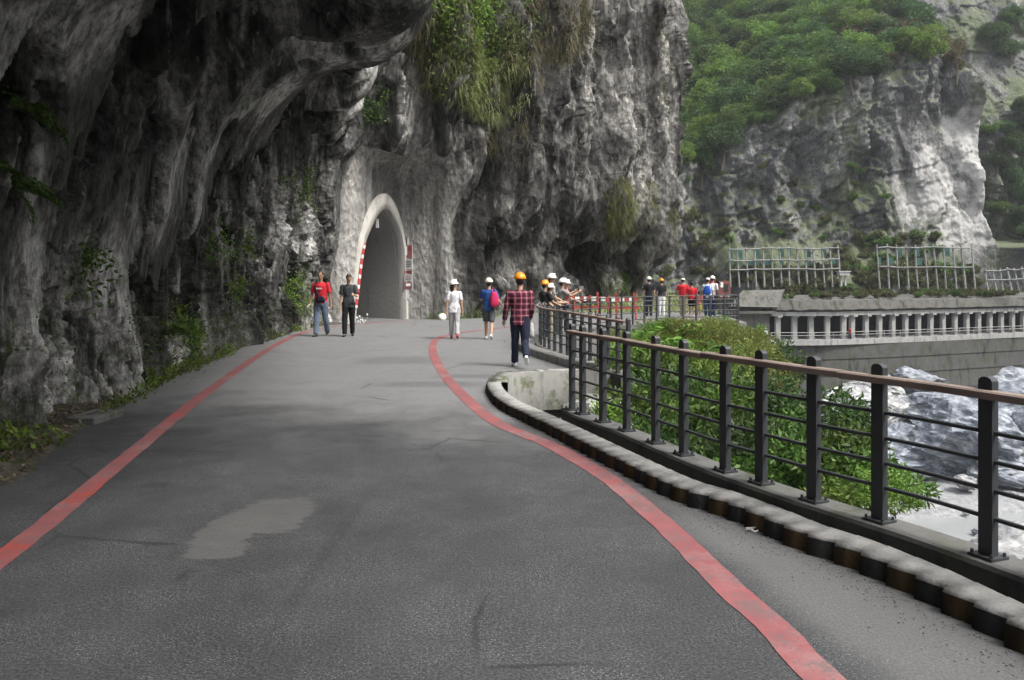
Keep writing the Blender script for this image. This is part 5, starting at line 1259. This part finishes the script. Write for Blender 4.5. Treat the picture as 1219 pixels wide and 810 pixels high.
hanging('B', 735, 335, 28, 12, 600, .5, .03, .6, LF_MD, 'green growth at the foot of the cliff behind the barricades')
hanging('B', 560, 376, 50, 6, 500, .25, .02, .6, GR_WD, 'low weeds at the foot of the cliff behind the person in blue')
for px, py, rx, ry, n, lm, lb in [(352, 225, 24, 34, 1300, LF_MD, 'leafy shrub on the dark rock wall left of the tunnel cliff'), (256, 292, 13, 24, 420, LF_LT, 'small bright plant half way up the rugged left wall'),
                                  (215, 395, 20, 26, 800, LF_MD, 'bushy green plant at the foot of the left wall'), (290, 285, 10, 16, 200, LF_LT, 'little green plant on the left wall beside the pale rock patch'),
                                  (360, 345, 22, 26, 1200, LF_DK, 'dark green bush at the foot of the wall behind the person in the red shirt'), (95, 320, 12, 30, 220, LF_OL, 'mossy tuft on the left wall'), (272, 345, 14, 18, 260, LF_LT, 'pale little plant low on the left wall')]:
    hanging('A', px, py, rx, ry, n, .34, .1, 0, LF_LT if lm is not LF_OL else LF_MD, lb, cat='shrub', name='leafy_shrub', leafy=(.11, .045))
def onA(px, py):
    k = np.hypot(PXA-px, PYA-py); i = np.unravel_index(np.argmin(k+(CA[..., 1] < 5)*1e4), k.shape); return Vector(CA[i]), Vector(NA[i])
for px, py, sc, lb in [(30, 128, .75, 'long leaved green fern jutting from the dark rock at the upper left edge'), (4, 225, .8, 'drooping green fern on the dark rock wall at the left edge'), (208, 398, .55, 'green fern in the nook at the foot of the left wall')]:
    p, nn = onA(px, py); place_fern(p+nn*.05, sc, lb, me=FERN[1], rot=(.1, .5, 0))
# weeds and grass along the verge
vv = VERGE.reshape(-1, 3); X_, Y_ = vv[:, 0], vv[:, 1]
j = np.tile(np.arange(26), len(VERGE_IN))/25
wallf = np.interp(Y_, [0, 9, 12, 16, 22, 28], [-5.2, -5.25, -5.35, -6.1, -6.6, -6.6])
k = (Y_ > 4) & (X_ < wallf+.75) & (X_ > wallf-.45) & (fbm(X_*.8, Y_*.5, 0, 3, 44) > -.05)
idx = RNG.choice(np.where(k)[0], 5200); c = vv[idx]+RNG.normal(size=(5200, 3))*np.array([.05, .05, 0])
V1, Q1 = blades_vq(c[:2600], norm(rv(2600)*.7+np.array([.2, 0, 1.0])), RNG.uniform(.08, .26, 2600), .012, .5)
V2, Q2 = leaves_vq(c[2600:]+np.array([0, 0, .03])+np.abs(rv(2600))*np.array([.05, .05, .14]), norm(rv(2600)+np.array([.3, -.2, .5])), RNG.uniform(.05, .11, 2600), .04)
tag(link('weeds', npmesh('weeds', np.vstack([V1, V2]), np.vstack([Q1, Q2+len(V1)])), GR_WD), kind='stuff')
LITT = leafmat('dead_leaves', (.05, .035, .02), (.11, .085, .05), (.2, .17, .11), .1)
k = (Y_ > 4) & (Y_ < 26) & (j > .02) & (X_ > wallf-.2); idx = RNG.choice(np.where(k)[0], 2200); c = vv[idx]+np.array([0, 0, .012])
d = rv(2200); d[:, 2] *= .25; V, Q = leaves_vq(c, norm(d), RNG.uniform(.03, .07, 2200), .025, .1)
tag(link('leaf_litter', npmesh('leaf_litter', V, Q), LITT), kind='stuff')
# moss plants creeping up the lower wall
c, nn = seeds_on(CA, NA, PXA, PYA, 150, 430, 190, 75, 1500, near=False)
V, Q = leaves_vq(c+nn*.03, norm(nn+rv(len(c))), RNG.uniform(.03, .06, len(c)), .03)
tag(link('creeping_growth', npmesh('creeping_growth', V, Q), LF_LT), kind='stuff')
# grass strip beyond the far visitors
n = 5000; c = np.c_[RNG.uniform(3.0, 9.6, n), RNG.uniform(36.5, 45, n), np.full(n, -.02)]
c[:, 2] += .5*sst(c[:, 1], 37, 44)
V, Q = blades_vq(c, norm(rv(n)*.6+np.array([0, 0, 1.0])), RNG.uniform(.15, .5, n), .05, .5)
tag(link('grass', npmesh('grass', V, Q), GR_HG), kind='stuff')
o = hanging('B', 430, 379, 8, 4, 34, .08, .03, 0, M_WHT, 'small white flowered plant at the left foot of the tunnel arch', cat='plant', name='flowering_plant', leafy=(.09, .07))
EXPO = 1.3
HAZE = .00028
# ------------------------------------------------------------------ light, air, camera
w = bpy.data.worlds.new('World'); scn.world = w; w.use_nodes = True; nt = w.node_tree
bg = nt.nodes['Background']; sky = nt.nodes.new('ShaderNodeTexSky'); sky.sky_type = 'NISHITA'; sky.sun_disc = False
SUN_EL, SUN_AZ = math.radians(56), math.radians(122)     # azimuth from +Y towards +X
sky.sun_elevation = SUN_EL; sky.sun_rotation = SUN_AZ; sky.air_density = 1.0; sky.dust_density = 5.0; sky.ozone_density = 1.0
hs = nt.nodes.new('ShaderNodeHueSaturation'); hs.inputs['Saturation'].default_value = .3
nt.links.new(sky.outputs[0], hs.inputs['Color']); nt.links.new(hs.outputs[0], bg.inputs[0]); bg.inputs[1].default_value = .15
l = bpy.data.lights.new('sun', 'SUN'); l.energy = 1.5; l.angle = math.radians(14); l.color = (1, .97, .92)
so = bpy.data.objects.new('sun', l); COL.objects.link(so)
d = Vector((math.sin(SUN_AZ)*math.cos(SUN_EL), math.cos(SUN_AZ)*math.cos(SUN_EL), math.sin(SUN_EL)))
so.rotation_euler = (-d).to_track_quat('-Z', 'Y').to_euler(); so.location = (0, 0, 60)
m = NT('haze'); pv = m.n('VolumePrincipled'); pv.inputs['Color'].default_value = (.86, .9, .95, 1); pv.inputs['Density'].default_value = HAZE; pv.inputs['Anisotropy'].default_value = .2
m.t.links.new(pv.outputs[0], m.out.inputs['Volume'])
hz = MB().box((25, 40, 48), (700, 760, 150)).build('haze', m.m); tag(hz, kind='stuff')
cam = bpy.data.cameras.new('camera'); cam.sensor_width = 36; cam.sensor_fit = 'HORIZONTAL'; cam.lens = F/1219*36; cam.shift_y = -(405-HOR)/1219
cam.clip_end = 3000; cam.clip_start = .05
co = bpy.data.objects.new('camera', cam); COL.objects.link(co); co.location = (0, 0, CH); co.rotation_euler = (math.pi/2, 0, 0); scn.camera = co
vs = scn.view_settings; vs.view_transform = 'Standard'; vs.look = 'None'; vs.gamma = 1; vs.use_curve_mapping = False; vs.exposure = EXPO
scn.cycles.use_denoising = True
try: scn.cycles.denoiser = 'OPENIMAGEDENOISE'
except Exception: pass
scn.cycles.max_bounces = 6; scn.cycles.diffuse_bounces = 4; scn.cycles.transparent_max_bounces = 8; scn.cycles.volume_bounces = 0
scn.cycles.use_adaptive_sampling = True
